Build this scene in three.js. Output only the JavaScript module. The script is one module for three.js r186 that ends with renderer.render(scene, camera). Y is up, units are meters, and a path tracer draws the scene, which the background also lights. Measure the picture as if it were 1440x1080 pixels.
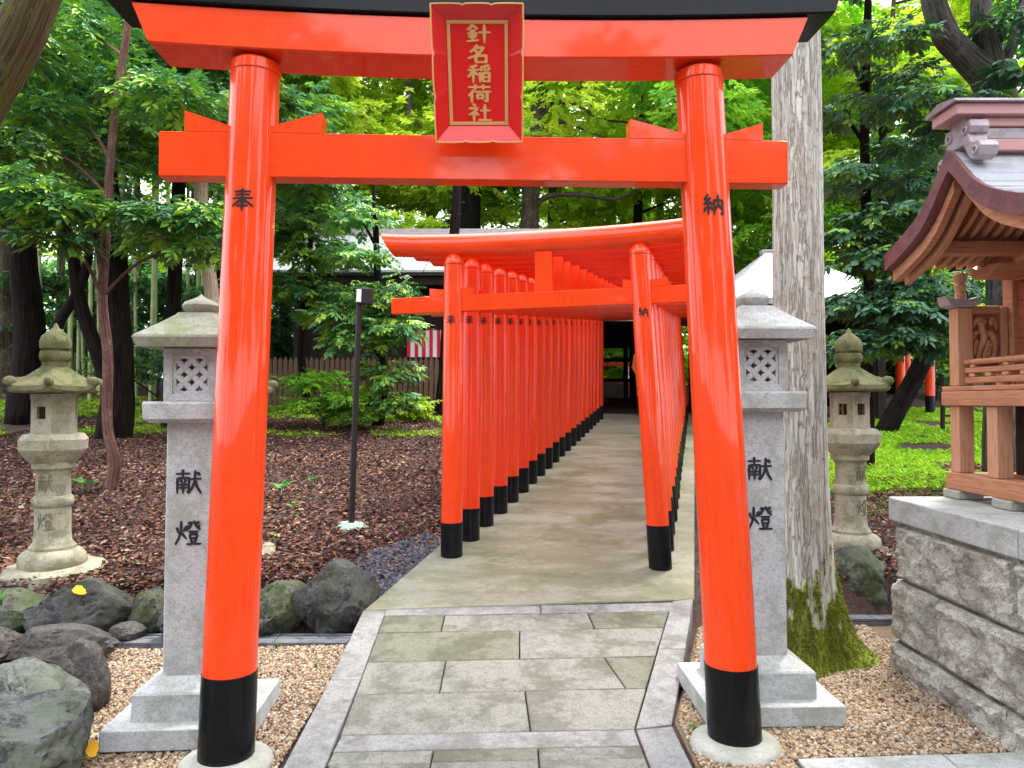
import * as THREE from 'three';
import { RoundedBoxGeometry } from 'three/addons/geometries/RoundedBoxGeometry.js';
import { MarchingCubes } from 'three/addons/objects/MarchingCubes.js';
import { ImprovedNoise } from 'three/addons/math/ImprovedNoise.js';
import { mergeGeometries, mergeVertices, toCreasedNormals } from 'three/addons/utils/BufferGeometryUtils.js';

// ------------------------------------------------------------------ camera, sky, sun, exposure
const scene = new THREE.Scene();
const camera = new THREE.PerspectiveCamera(54.43, 4 / 3, 0.05, 400);
camera.position.set(0, 1.6, 0);
camera.lookAt(0, 1.6 + 25 / 105, -10);
const renderer = new THREE.WebGLRenderer({ antialias: true });
renderer.toneMapping = THREE.LinearToneMapping;
renderer.toneMappingExposure = 4.0;
renderer.shadowMap.enabled = true;

const sunDir = new THREE.Vector3(0.25, 0.84, -0.3).normalize();
{
  // bright, slightly broken overcast: pale cloud sheet with a wide soft glow round the sun
  const W = 512, H = 256, px = new Float32Array(W * H * 4), n3 = new ImprovedNoise();
  for (let j = 0; j < H; j++) for (let i = 0; i < W; i++) {
    const el = ((j + 0.5) / H - 0.5) * Math.PI, az = ((i + 0.5) / W) * 2 * Math.PI - Math.PI;
    const d = new THREE.Vector3(Math.cos(el) * Math.cos(az), Math.sin(el), Math.cos(el) * Math.sin(az));
    const c = n3.noise(d.x * 2.2 + 5, d.y * 3.1, d.z * 2.2) * 0.6 + n3.noise(d.x * 5 + 2, d.y * 6, d.z * 5) * 0.3;
    const g = Math.pow(Math.max(0, d.dot(sunDir)), 6);
    const b = (el > 0 ? 0.85 + 0.35 * Math.sin(el) : 0.85) * (1 + 0.22 * c) + 0.8 * g, o = (j * W + i) * 4;
    const blue = 0.5 + 0.5 * c;
    px[o] = b * (0.96 - 0.10 * blue); px[o + 1] = b * (0.99 - 0.04 * blue); px[o + 2] = b * 1.04; px[o + 3] = 1;
  }
  const sky = new THREE.DataTexture(px, W, H, THREE.RGBAFormat, THREE.FloatType);
  sky.mapping = THREE.EquirectangularReflectionMapping; sky.magFilter = THREE.LinearFilter; sky.needsUpdate = true;
  scene.background = sky; scene.environment = sky;
}
const sun = new THREE.DirectionalLight(new THREE.Color(1, 0.95, 0.85), 1.5);
sun.position.copy(sunDir).multiplyScalar(60); sun.castShadow = true; sun.shadow.radius = 22;
sun.shadow.mapSize.set(4096, 4096); sun.shadow.bias = -0.0005;
Object.assign(sun.shadow.camera, { left: -30, right: 30, top: 30, bottom: -30, near: 1, far: 140 });
scene.add(sun); scene.add(sun.target);

// ------------------------------------------------------------------ helpers
function rng(seed) { let a = seed >>> 0; return () => { a = (a + 0x6D2B79F5) | 0; let t = Math.imul(a ^ (a >>> 15), 1 | a); t = (t + Math.imul(t ^ (t >>> 7), 61 | t)) ^ t; return ((t ^ (t >>> 14)) >>> 0) / 4294967296; }; }
const N3 = new ImprovedNoise();
const fbm = (x, y, z, o = 4) => { let s = 0, a = 0.5, f = 1; for (let i = 0; i < o; i++) { s += a * N3.noise(x * f, y * f, z * f); a *= 0.5; f *= 2.03; } return s; };
const V = (x, y, z) => new THREE.Vector3(x, y, z);
const clamp = (v, a = 0, b = 1) => Math.min(b, Math.max(a, v));
const sstep = (a, b, v) => { const t = clamp((v - a) / (b - a)); return t * t * (3 - 2 * t); };
const lerp = (a, b, t) => a + (b - a) * t;
const taken = new Map();
const numbered = (n) => { const k = taken.get(n) || 0; taken.set(n, k + 1); return k ? `${n}_${String(k).padStart(3, '0')}` : n; };
function mesh(name, geo, mat, parent) {
  const m = new THREE.Mesh(geo, mat); m.name = parent ? name : numbered(name); m.castShadow = m.receiveShadow = true;
  (parent || scene).add(m); return m;
}
function tag(o, label, category, group, kind) { o.userData.label = label; o.userData.category = category; if (group) o.userData.group = group; if (kind) o.userData.kind = kind; return o; }
function thing(name, label, category, [x, y, z] = [0, 0, 0], turn = 0, group) {
  const o = new THREE.Group(); o.name = numbered(name); o.position.set(x, y, z); o.rotation.y = turn; scene.add(o); return tag(o, label, category, group);
}
function dup(root, [x, y, z], turn, label, group) {
  const r = root.clone(); r.name = numbered(root.name.replace(/_\d{3}$/, '')); r.position.set(x, y, z); r.rotation.y = turn; scene.add(r);
  r.userData = { ...root.userData }; if (label) r.userData.label = label; if (group) r.userData.group = group; return r;
}
// uv in metres, projected along each face's main axis
function triUV(g) {
  g = g.index ? g.toNonIndexed() : g; if (!g.attributes.normal) g.computeVertexNormals();
  const p = g.attributes.position, uv = new Float32Array(p.count * 2), a = V(0, 0, 0), b = V(0, 0, 0), c = V(0, 0, 0), n = V(0, 0, 0);
  for (let i = 0; i < p.count; i += 3) {
    a.fromBufferAttribute(p, i); b.fromBufferAttribute(p, i + 1); c.fromBufferAttribute(p, i + 2);
    n.copy(b).sub(a).cross(c.clone().sub(a)); const x = Math.abs(n.x), y = Math.abs(n.y), z = Math.abs(n.z);
    [a, b, c].forEach((q, k) => { const o = (i + k) * 2; if (y >= x && y >= z) { uv[o] = q.x; uv[o + 1] = q.z; } else if (x >= z) { uv[o] = q.z; uv[o + 1] = q.y; } else { uv[o] = q.x; uv[o + 1] = q.y; } });
  }
  g.setAttribute('uv', new THREE.BufferAttribute(uv, 2)); return g;
}
const T = (g, x = 0, y = 0, z = 0) => g.translate(x, y, z);
function box(w, h, d, r = 0.006, x = 0, y = 0, z = 0) { r = Math.min(r, w / 2.2, h / 2.2, d / 2.2); return triUV(T(new RoundedBoxGeometry(w, h, d, 1, r), x, y, z)); }
// stack of rings of equal length -> skin with end caps
function loft(rings, crease = 0.6, caps = true) {
  const n = rings[0].length, pos = [], idx = [];
  rings.forEach((r) => r.forEach((p) => pos.push(p.x, p.y, p.z)));
  for (let i = 0; i < rings.length - 1; i++) for (let j = 0; j < n; j++) { const a = i * n + j, b = i * n + (j + 1) % n, c = a + n, d = b + n; idx.push(a, b, d, a, d, c); }
  if (caps) for (const [k, flip] of [[0, 1], [rings.length - 1, 0]]) {
    const c = V(0, 0, 0); rings[k].forEach((p) => c.add(p)); c.divideScalar(n); const ci = pos.length / 3; pos.push(c.x, c.y, c.z);
    for (let j = 0; j < n; j++) { const a = k * n + j, b = k * n + (j + 1) % n; flip ? idx.push(ci, b, a) : idx.push(ci, a, b); }
  }
  let g = new THREE.BufferGeometry(); g.setAttribute('position', new THREE.Float32BufferAttribute(pos, 3)); g.setIndex(idx);
  return triUV(toCreasedNormals(g, crease));
}
const ring = (y, pts) => pts.map(([x, z]) => V(x, y, z));
const ngon = (n, r, rot = 0) => Array.from({ length: n }, (_, i) => { const a = rot - (i / n) * Math.PI * 2; return [Math.cos(a) * r, Math.sin(a) * r]; });
const sq = (w, d = w, c = 0.006) => { const x = w / 2, z = d / 2; return [[x - c, -z], [-x + c, -z], [-x, -z + c], [-x, z - c], [-x + c, z], [x - c, z], [x, z - c], [x, -z + c]]; };
// tapered tube along points, uv in metres
function tube(pts, radii, seg = 10, wob = 0, seed = 1, flare) {
  const cv = new THREE.CatmullRomCurve3(pts, false, 'catmullrom', 0.5), n = Math.max(2, Math.round((pts.length - 1) * (flare || 5))), pos = [], uv = [], idx = [];
  let nor = V(1, 0.02, 0.01), len = 0, prev = null;
  for (let i = 0; i <= n; i++) {
    const t = i / n, p = cv.getPoint(t), tg = cv.getTangent(t); nor.addScaledVector(tg, -nor.dot(tg)).normalize(); const bi = tg.clone().cross(nor);
    if (prev) len += p.distanceTo(prev); prev = p;
    const f = t * (radii.length - 1), k = Math.min(radii.length - 2, Math.floor(f)), r = lerp(radii[k], radii[k + 1], f - k);
    for (let j = 0; j <= seg; j++) {
      const a = (j / seg) * Math.PI * 2, w = 1 + wob * fbm(Math.cos(a) * 1.3 + seed, Math.sin(a) * 1.3, len * 1.1 + seed, 3);
      pos.push(p.x + (nor.x * Math.cos(a) + bi.x * Math.sin(a)) * r * w, p.y + (nor.y * Math.cos(a) + bi.y * Math.sin(a)) * r * w, p.z + (nor.z * Math.cos(a) + bi.z * Math.sin(a)) * r * w);
      uv.push((j / seg) * Math.max(1, Math.round(radii[0] * 6.28 * 2)) / 2, len);
      if (i < n && j < seg) { const q = i * (seg + 1) + j; idx.push(q, q + 1, q + seg + 2, q, q + seg + 2, q + seg + 1); }
    }
  }
  for (const [k, flip] of [[0, 1], [n, 0]]) { const p = cv.getPoint(k / n), c = pos.length / 3; pos.push(p.x, p.y, p.z); uv.push(0, 0); for (let j = 0; j < seg; j++) { const q = k * (seg + 1) + j; flip ? idx.push(c, q + 1, q) : idx.push(c, q, q + 1); } }
  const g = new THREE.BufferGeometry(); g.setAttribute('position', new THREE.Float32BufferAttribute(pos, 3)); g.setAttribute('uv', new THREE.Float32BufferAttribute(uv, 2)); g.setIndex(idx); g.computeVertexNormals(); return g;
}
const merge = (list) => mergeGeometries(list.map((g) => { g = g.index ? g.toNonIndexed() : g; if (!g.attributes.uv) g = triUV(g); for (const k of Object.keys(g.attributes)) if (!['position', 'normal', 'uv'].includes(k)) g.deleteAttribute(k); return g; }));
function lathe(prof, seg = 32, crease = 0.7) { const g = new THREE.LatheGeometry(prof.map(([r, y]) => new THREE.Vector2(r, y)), seg); g.deleteAttribute('normal'); g.deleteAttribute('uv'); return triUV(toCreasedNormals(mergeVertices(g, 1e-5), crease)); }
// slab over a polygon [[x, D], ...] (counted either way round) whose top follows yf
function slab(poly, yf, thick, ch = 0.006, tilt = 0) {
  let area = 0; poly.forEach((p, i) => { const q = poly[(i + 1) % poly.length]; area += p[0] * q[1] - q[0] * p[1]; }); if (area < 0) poly = [...poly].reverse();
  const n = poly.length, cx = poly.reduce((s, p) => s + p[0], 0) / n, cd = poly.reduce((s, p) => s + p[1], 0) / n;
  const ins = poly.map((p, i) => {
    const a = poly[(i + n - 1) % n], b = poly[(i + 1) % n], e1 = [p[0] - a[0], p[1] - a[1]], e2 = [b[0] - p[0], b[1] - p[1]], l1 = Math.hypot(...e1), l2 = Math.hypot(...e2);
    const n1 = [-e1[1] / l1, e1[0] / l1], n2 = [-e2[1] / l2, e2[0] / l2], d = 1 + n1[0] * n2[0] + n1[1] * n2[1]; return [p[0] + ch * (n1[0] + n2[0]) / d, p[1] + ch * (n1[1] + n2[1]) / d];
  });
  const P = (q, dy) => V(q[0], yf(q[0], q[1]) + dy + tilt * (q[0] - cx), -q[1]);
  return loft([poly.map((q) => P(q, -thick)), poly.map((q) => P(q, -ch)), ins.map((q) => P(q, 0))].map((r) => r.reverse()).reverse().map((r) => r), 0.3);
}
// ------------------------------------------------------------------ procedural textures
function tileNoise(size, px, py, seed) {
  const r = rng(seed), lat = new Float32Array(px * py).map(() => r()), out = new Float32Array(size * size);
  for (let j = 0; j < size; j++) {
    const fy = (j / size) * py, y0 = Math.floor(fy), ty = fy - y0, sy = ty * ty * (3 - 2 * ty), ya = (y0 % py) * px, yb = ((y0 + 1) % py) * px;
    for (let i = 0; i < size; i++) { const fx = (i / size) * px, x0 = Math.floor(fx), tx = fx - x0, sx = tx * tx * (3 - 2 * tx), xa = x0 % px, xb = (x0 + 1) % px; out[j * size + i] = lerp(lerp(lat[ya + xa], lat[ya + xb], sx), lerp(lat[yb + xa], lat[yb + xb], sx), sy); }
  }
  return out;
}
function layers(size, list, seed) {   // list of [periodX, periodY, weight]
  const out = new Float32Array(size * size); let w = 0;
  list.forEach(([px, py, a], k) => { const n = tileNoise(size, px, py, seed + k * 17); for (let i = 0; i < out.length; i++) out[i] += n[i] * a; w += a; });
  for (let i = 0; i < out.length; i++) out[i] /= w; return out;
}
const enc = (v) => { v = clamp(v); return Math.round(255 * (v <= 0.0031308 ? v * 12.92 : 1.055 * Math.pow(v, 1 / 2.4) - 0.055)); };
function dataTex(size, f, srgb, metres) {
  const d = new Uint8Array(size * size * 4);
  for (let i = 0; i < size * size; i++) { const c = f(i); if (srgb) { d[i * 4] = enc(c[0]); d[i * 4 + 1] = enc(c[1]); d[i * 4 + 2] = enc(c[2]); } else d[i * 4] = d[i * 4 + 1] = d[i * 4 + 2] = Math.round(clamp(c) * 255); d[i * 4 + 3] = 255; }
  const t = new THREE.DataTexture(d, size, size); t.wrapS = t.wrapT = THREE.RepeatWrapping; t.magFilter = THREE.LinearFilter; t.minFilter = THREE.LinearMipmapLinearFilter; t.generateMipmaps = true;
  if (srgb) t.colorSpace = THREE.SRGBColorSpace; t.repeat.set(1 / metres, 1 / metres); t.needsUpdate = true; return t;
}
const mix3 = (a, b, t) => [lerp(a[0], b[0], t), lerp(a[1], b[1], t), lerp(a[2], b[2], t)];
const S = 512;
const fine = layers(S, [[256, 256, 1], [128, 128, 0.7]], 11), mid = layers(S, [[16, 16, 1], [32, 32, 0.7], [64, 64, 0.5], [128, 128, 0.3]], 23), broad = layers(S, [[3, 3, 1], [6, 6, 0.8], [12, 12, 0.6], [28, 28, 0.5], [64, 64, 0.3]], 37);
const streak = layers(S, [[60, 3, 1], [120, 6, 0.8], [200, 12, 0.5]], 51), grainN = layers(S, [[5, 48, 1], [8, 120, 0.9], [20, 250, 0.6]], 63), blot = layers(S, [[7, 7, 1], [15, 15, 0.9], [40, 40, 0.7], [100, 100, 0.6]], 77);
const wet = layers(S, [[4, 9, 1], [9, 21, 0.8], [30, 60, 0.6], [90, 120, 0.5]], 91);
const M = {};
const std = (o) => new THREE.MeshPhysicalMaterial({ side: THREE.DoubleSide, specularIntensity: 0.4, ...o });   // weathered matt surfaces: weak sheen
const phys = (o) => new THREE.MeshPhysicalMaterial({ side: THREE.DoubleSide, specularIntensity: 0.4, ...o });
const C = (r, g, b) => new THREE.Color().setRGB(r, g, b);
// granite: salt and pepper grain with weather patches
function granite(base, dark, stain, stainAmt, metres, rough = 0.75, bump = 0.0015, mott = 0.12) {
  const map = dataTex(S, (i) => { let c = mix3(base, dark, sstep(0.55, 0.78, fine[i]) * 0.8); c = mix3(c, base.map((v) => v * 1.25), sstep(0.6, 0.85, 1 - fine[i]) * 0.6); c = mix3(c, dark, sstep(0.5, 0.72, mid[i]) * mott); return mix3(c, stain, sstep(0.46, 0.66, broad[i]) * stainAmt * (0.5 + 0.8 * mid[i])); }, true, metres);
  return std({ map, bumpMap: dataTex(S, (i) => 0.5 * fine[i] + 0.5 * mid[i], false, metres), bumpScale: bump, roughness: rough });
}
M.granite = granite([0.42, 0.42, 0.425], [0.22, 0.22, 0.225], [0.22, 0.235, 0.18], 0.6, 0.8, 0.75, 0.0015, 0.18);
M.graniteOld = granite([0.36, 0.36, 0.33], [0.15, 0.15, 0.14], [0.12, 0.15, 0.06], 0.9, 0.5);
M.graniteMoss = granite([0.27, 0.26, 0.22], [0.17, 0.17, 0.13], [0.13, 0.17, 0.05], 0.7, 0.7);
M.paving = granite([0.178, 0.172, 0.152], [0.08, 0.08, 0.066], [0.062, 0.063, 0.042], 0.8, 1.3, 0.5, 0.002, 0.4);
M.pavingB = granite([0.205, 0.197, 0.176], [0.095, 0.094, 0.08], [0.08, 0.078, 0.058], 0.75, 1.1, 0.5, 0.002, 0.35);
M.pavingC = granite([0.15, 0.148, 0.118], [0.08, 0.08, 0.06], [0.065, 0.068, 0.04], 0.8, 1.2, 0.5, 0.002, 0.4);
M.kerb = granite([0.235, 0.228, 0.225], [0.125, 0.12, 0.118], [0.105, 0.096, 0.085], 0.75, 1.2, 0.65, 0.002, 0.4);
M.hewn = granite([0.43, 0.405, 0.365], [0.13, 0.115, 0.09], [0.13, 0.115, 0.085], 0.6, 0.8, 0.85, 0.008, 0.4);
M.lanternStone = granite([0.34, 0.305, 0.235], [0.16, 0.145, 0.1], [0.15, 0.145, 0.075], 0.7, 0.6, 0.9, 0.004);
M.lanternMoss = granite([0.15, 0.135, 0.07], [0.06, 0.06, 0.03], [0.06, 0.075, 0.02], 0.9, 0.5, 0.95, 0.006);
M.baseStone = granite([0.36, 0.35, 0.31], [0.24, 0.23, 0.2], [0.22, 0.225, 0.17], 0.5, 0.6);
// concrete of the ramp, weathered olive with trowel bands
M.concrete = std({ map: dataTex(S, (i) => { let c = mix3([0.165, 0.158, 0.108], [0.235, 0.225, 0.18], sstep(0.35, 0.7, wet[i])); c = mix3(c, [0.1, 0.105, 0.05], sstep(0.5, 0.75, broad[i]) * 0.75); return mix3(c, [0.12, 0.115, 0.08], sstep(0.6, 0.8, fine[i]) * 0.4); }, true, 2.4), bumpMap: dataTex(S, (i) => 0.5 * wet[i] + 0.3 * fine[i], false, 2.4), bumpScale: 0.003, roughness: 0.5 });
// lacquer
const layersLac = layers(S, [[4, 4, 1], [9, 9, 0.5]], 5);
const brush = layers(S, [[90, 3, 1], [160, 6, 0.8]], 205);
const paintMap = dataTex(S, (i) => { const v = 0.93 + 0.1 * (brush[i] - 0.5) + 0.16 * (broad[i] - 0.5); return [clamp(v), clamp(v * (0.97 + 0.3 * (blot[i] - 0.5))), clamp(v)]; }, true, 0.9);
const paintRough = dataTex(S, (i) => 0.55 + 0.5 * (blot[i] - 0.5) + 0.4 * (brush[i] - 0.5), false, 0.7), paintBump = dataTex(S, (i) => 0.6 * brush[i] + 0.4 * blot[i], false, 0.9);
const lacBump = dataTex(S, (i) => 0.7 * layersLac[i] + 0.3 * mid[i] * 0.4, false, 0.9);
M.red = phys({ color: C(0.84, 0.058, 0.007), map: paintMap, roughnessMap: paintRough, bumpMap: paintBump, bumpScale: 0.0004, roughness: 0.6, specularIntensity: 0.3, clearcoat: 0.6, clearcoatRoughness: 0.05 });
M.redWorn = [C(0.82, 0.05, 0.006), C(0.78, 0.058, 0.01), C(0.8, 0.044, 0.006), C(0.75, 0.056, 0.011)].map((c, i) => phys({ color: c, map: paintMap, roughnessMap: paintRough, bumpMap: paintBump, bumpScale: 0.0004, roughness: 0.65, specularIntensity: 0.3, clearcoat: [0.5, 0.35, 0.55, 0.25][i], clearcoatRoughness: 0.1 + 0.06 * i }));
M.redBeam = M.red.clone(); for (const k of ['map', 'roughnessMap', 'bumpMap']) { const t = M.red[k].clone(); t.rotation = Math.PI / 2; t.needsUpdate = true; M.redBeam[k] = t; }
M.redPlaque = phys({ color: C(0.8, 0.014, 0.012), roughness: 0.45, specularIntensity: 0.4, clearcoat: 0.7, clearcoatRoughness: 0.08 });
M.black = phys({ color: C(0.007, 0.007, 0.008), roughness: 0.55, specularIntensity: 0.15, clearcoat: 0.18, clearcoatRoughness: 0.12, roughnessMap: paintRough });
M.ink = std({ color: C(0.028, 0.014, 0.014), roughness: 0.6 });
M.inkBlue = std({ color: C(0.018, 0.019, 0.026), roughness: 0.65 });
M.carve = std({ color: C(0.13, 0.12, 0.08), roughness: 0.95 });
M.gold = std({ color: C(0.82, 0.47, 0.17), metalness: 0.2, roughness: 0.42 });
// wood
function wood(a, b, metres, rough = 0.65, turn = 0) {
  const t = dataTex(S, (i) => mix3(mix3(a, b, sstep(0.3, 0.7, grainN[i])), b, sstep(0.55, 0.8, broad[i]) * 0.45), true, metres), u = dataTex(S, (i) => grainN[i], false, metres);
  if (turn) { t.rotation = u.rotation = Math.PI / 2; }
  return std({ map: t, bumpMap: u, bumpScale: 0.0012, roughness: rough });
}
M.cypress = wood([0.56, 0.3, 0.18], [0.46, 0.225, 0.13], 0.5, 0.6, 1);
M.cypressH = wood([0.5, 0.245, 0.14], [0.4, 0.175, 0.095], 0.5, 0.6);
M.cypressWall = wood([0.33, 0.115, 0.06], [0.26, 0.085, 0.045], 0.6, 0.6);
M.darkWood = wood([0.035, 0.022, 0.017], [0.018, 0.011, 0.01], 0.8, 0.75, 1);
M.fenceWood = wood([0.2, 0.12, 0.075], [0.11, 0.065, 0.045], 0.6, 0.85, 1);
M.copper = std({ map: dataTex(S, (i) => mix3([0.2, 0.085, 0.09], [0.13, 0.06, 0.07], sstep(0.35, 0.7, blot[i])), true, 0.5), metalness: 0.25, roughness: 0.45 });
M.copperTop = std({ map: dataTex(S, (i) => mix3([0.42, 0.42, 0.45], [0.36, 0.355, 0.39], sstep(0.4, 0.7, blot[i])), true, 0.6), metalness: 0.3, roughness: 0.38 });
M.ridgeMetal = std({ map: dataTex(S, (i) => mix3([0.35, 0.29, 0.31], [0.26, 0.2, 0.22], sstep(0.4, 0.7, blot[i])), true, 0.4), metalness: 0.25, roughness: 0.45 });
M.ridgePink = std({ color: C(0.45, 0.24, 0.23), metalness: 0.2, roughness: 0.45 });
M.hallRoof = std({ map: dataTex(S, (i) => mix3([0.42, 0.43, 0.45], [0.34, 0.345, 0.37], sstep(0.4, 0.7, blot[i])), true, 1.5), metalness: 0.2, roughness: 0.4 });
M.pale = std({ color: C(0.75, 0.74, 0.74), roughness: 0.7 });
// rock
function rockMat(a, b, lichen, amt, metres = 0.7) {
  return std({ map: dataTex(S, (i) => { let c = mix3(a, b, sstep(0.35, 0.65, blot[i])); c = mix3(c, a.map((v) => v * 1.5), sstep(0.62, 0.8, mid[i]) * 0.6); return mix3(c, lichen, sstep(0.48, 0.62, broad[i]) * amt * (0.4 + mid[i])); }, true, metres), bumpMap: dataTex(S, (i) => 0.6 * blot[i] + 0.4 * mid[i], false, metres), bumpScale: 0.011, roughness: 0.62 });
}
M.rockDark = rockMat([0.055, 0.053, 0.053], [0.016, 0.0155, 0.0165], [0.042, 0.048, 0.022], 0.6);
M.rockBrown = rockMat([0.07, 0.062, 0.059], [0.026, 0.023, 0.023], [0.075, 0.066, 0.05], 0.4);
M.rockMoss = rockMat([0.105, 0.108, 0.1], [0.022, 0.022, 0.025], [0.075, 0.088, 0.048], 0.6);
M.rockBank = rockMat([0.085, 0.085, 0.06], [0.022, 0.022, 0.018], [0.045, 0.06, 0.017], 0.9);
// bark
function bark(a, b, metres, bump = 0.015, lichen, amt = 0) {
  return std({ map: dataTex(S, (i) => { let c = mix3(b, a, sstep(0.3, 0.65, streak[i])); if (lichen) c = mix3(c, lichen, sstep(0.5, 0.66, blot[i]) * amt); return c; }, true, metres), bumpMap: dataTex(S, (i) => streak[i], false, metres), bumpScale: bump, roughness: 0.95, specularIntensity: 0.15 });
}
M.barkDark = bark([0.017, 0.013, 0.011], [0.005, 0.004, 0.0035], 1);
M.barkBrown = bark([0.075, 0.055, 0.042], [0.026, 0.018, 0.014], 1, 0.015, [0.12, 0.12, 0.08], 0.5);
M.barkPink = bark([0.15, 0.075, 0.062], [0.07, 0.033, 0.028], 0.8, 0.006, [0.24, 0.17, 0.14], 0.4);
M.barkPale = bark([0.42, 0.33, 0.24], [0.27, 0.19, 0.13], 1, 0.006, [0.5, 0.42, 0.32], 0.6);
M.barkMoss = bark([0.1, 0.072, 0.038], [0.045, 0.032, 0.018], 0.8, 0.01, [0.08, 0.09, 0.022], 0.9);
M.barkGrey = bark([0.11, 0.1, 0.092], [0.04, 0.036, 0.034], 1, 0.01, [0.15, 0.14, 0.13], 0.6);
M.bamboo = std({ map: dataTex(128, (i) => mix3([0.2, 0.26, 0.09], [0.33, 0.36, 0.18], mid[i * 4]), true, 1), roughness: 0.5 });
M.metalDark = std({ color: C(0.032, 0.028, 0.028), roughness: 0.5, metalness: 0.3 });
M.lampGlass = phys({ color: C(0.8, 0.8, 0.78), roughness: 0.35 });
M.plate = std({ color: C(0.33, 0.44, 0.37), roughness: 0.7 });
M.drain = std({ map: dataTex(S, (i) => mix3([0.14, 0.145, 0.16], [0.08, 0.08, 0.09], sstep(0.4, 0.7, blot[i])), true, 0.5), roughness: 0.55 });
M.soil = std({ map: dataTex(S, (i) => mix3(mix3([0.06, 0.034, 0.03], [0.026, 0.016, 0.015], sstep(0.35, 0.65, blot[i])), [0.09, 0.055, 0.042], sstep(0.6, 0.8, fine[i]) * 0.7), true, 1.1), bumpMap: dataTex(S, (i) => blot[i], false, 1.1), bumpScale: 0.03, roughness: 0.95 });
M.gravelBed = std({ map: dataTex(S, (i) => mix3(mix3([0.25, 0.17, 0.115], [0.13, 0.088, 0.06], sstep(0.4, 0.65, fine[i])), [0.26, 0.19, 0.14], sstep(0.55, 0.75, mid[i]) * 0.5), true, 0.6), bumpMap: dataTex(S, (i) => fine[i], false, 0.6), bumpScale: 0.01, roughness: 0.9 });
M.pebble = std({ color: C(1, 1, 1), roughness: 0.7 });
M.litter = phys({ color: C(1, 1, 1), roughness: 0.8, specularIntensity: 0.25 });
M.grass = phys({ color: C(1, 1, 1), roughness: 0.9, transmission: 0.35 });
M.leaf = phys({ color: C(1, 1, 1), roughness: 0.75, transmission: 0.5, specularIntensity: 0.3 });
M.leafLime = phys({ color: C(1, 1, 1), roughness: 0.9, transmission: 0.6, specularIntensity: 0.15 });
M.leafGloss = phys({ color: C(1, 1, 1), roughness: 0.5, transmission: 0.35, specularIntensity: 0.55 });
M.yellowLeaf = phys({ color: C(0.72, 0.36, 0.012), roughness: 0.7, transmission: 0.2 });
M.clothWhite = std({ color: C(0.75, 0.72, 0.7), roughness: 0.9 });
M.clothRed = std({ color: C(0.62, 0.025, 0.06), roughness: 0.9 });

function cedarBark() { // pale, stringy, with fine dark fissures
  const f1 = layers(S, [[34, 2, 1], [70, 6, 0.8], [150, 20, 0.45]], 151), f2 = layers(S, [[80, 5, 1], [170, 13, 0.9]], 163), cr = (i) => sstep(0.06, 0.0, Math.abs(f1[i] - 0.5)) * 0.8 + sstep(0.035, 0.0, Math.abs(f2[i] - 0.47)) * 0.55;
  return std({ map: dataTex(S, (i) => { let c = mix3([0.47, 0.43, 0.38], [0.6, 0.57, 0.53], sstep(0.35, 0.65, f2[i])); c = mix3(c, [0.36, 0.27, 0.2], sstep(0.52, 0.7, blot[i]) * 0.5); return mix3(c, [0.17, 0.135, 0.105], Math.min(0.8, cr(i) * (0.25 + 0.8 * broad[i]))); }, true, 1), bumpMap: dataTex(S, (i) => 1 - Math.min(1, cr(i)) * 0.8 - 0.2 * f2[i], false, 1), bumpScale: 0.012, roughness: 0.9 });
}
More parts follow.
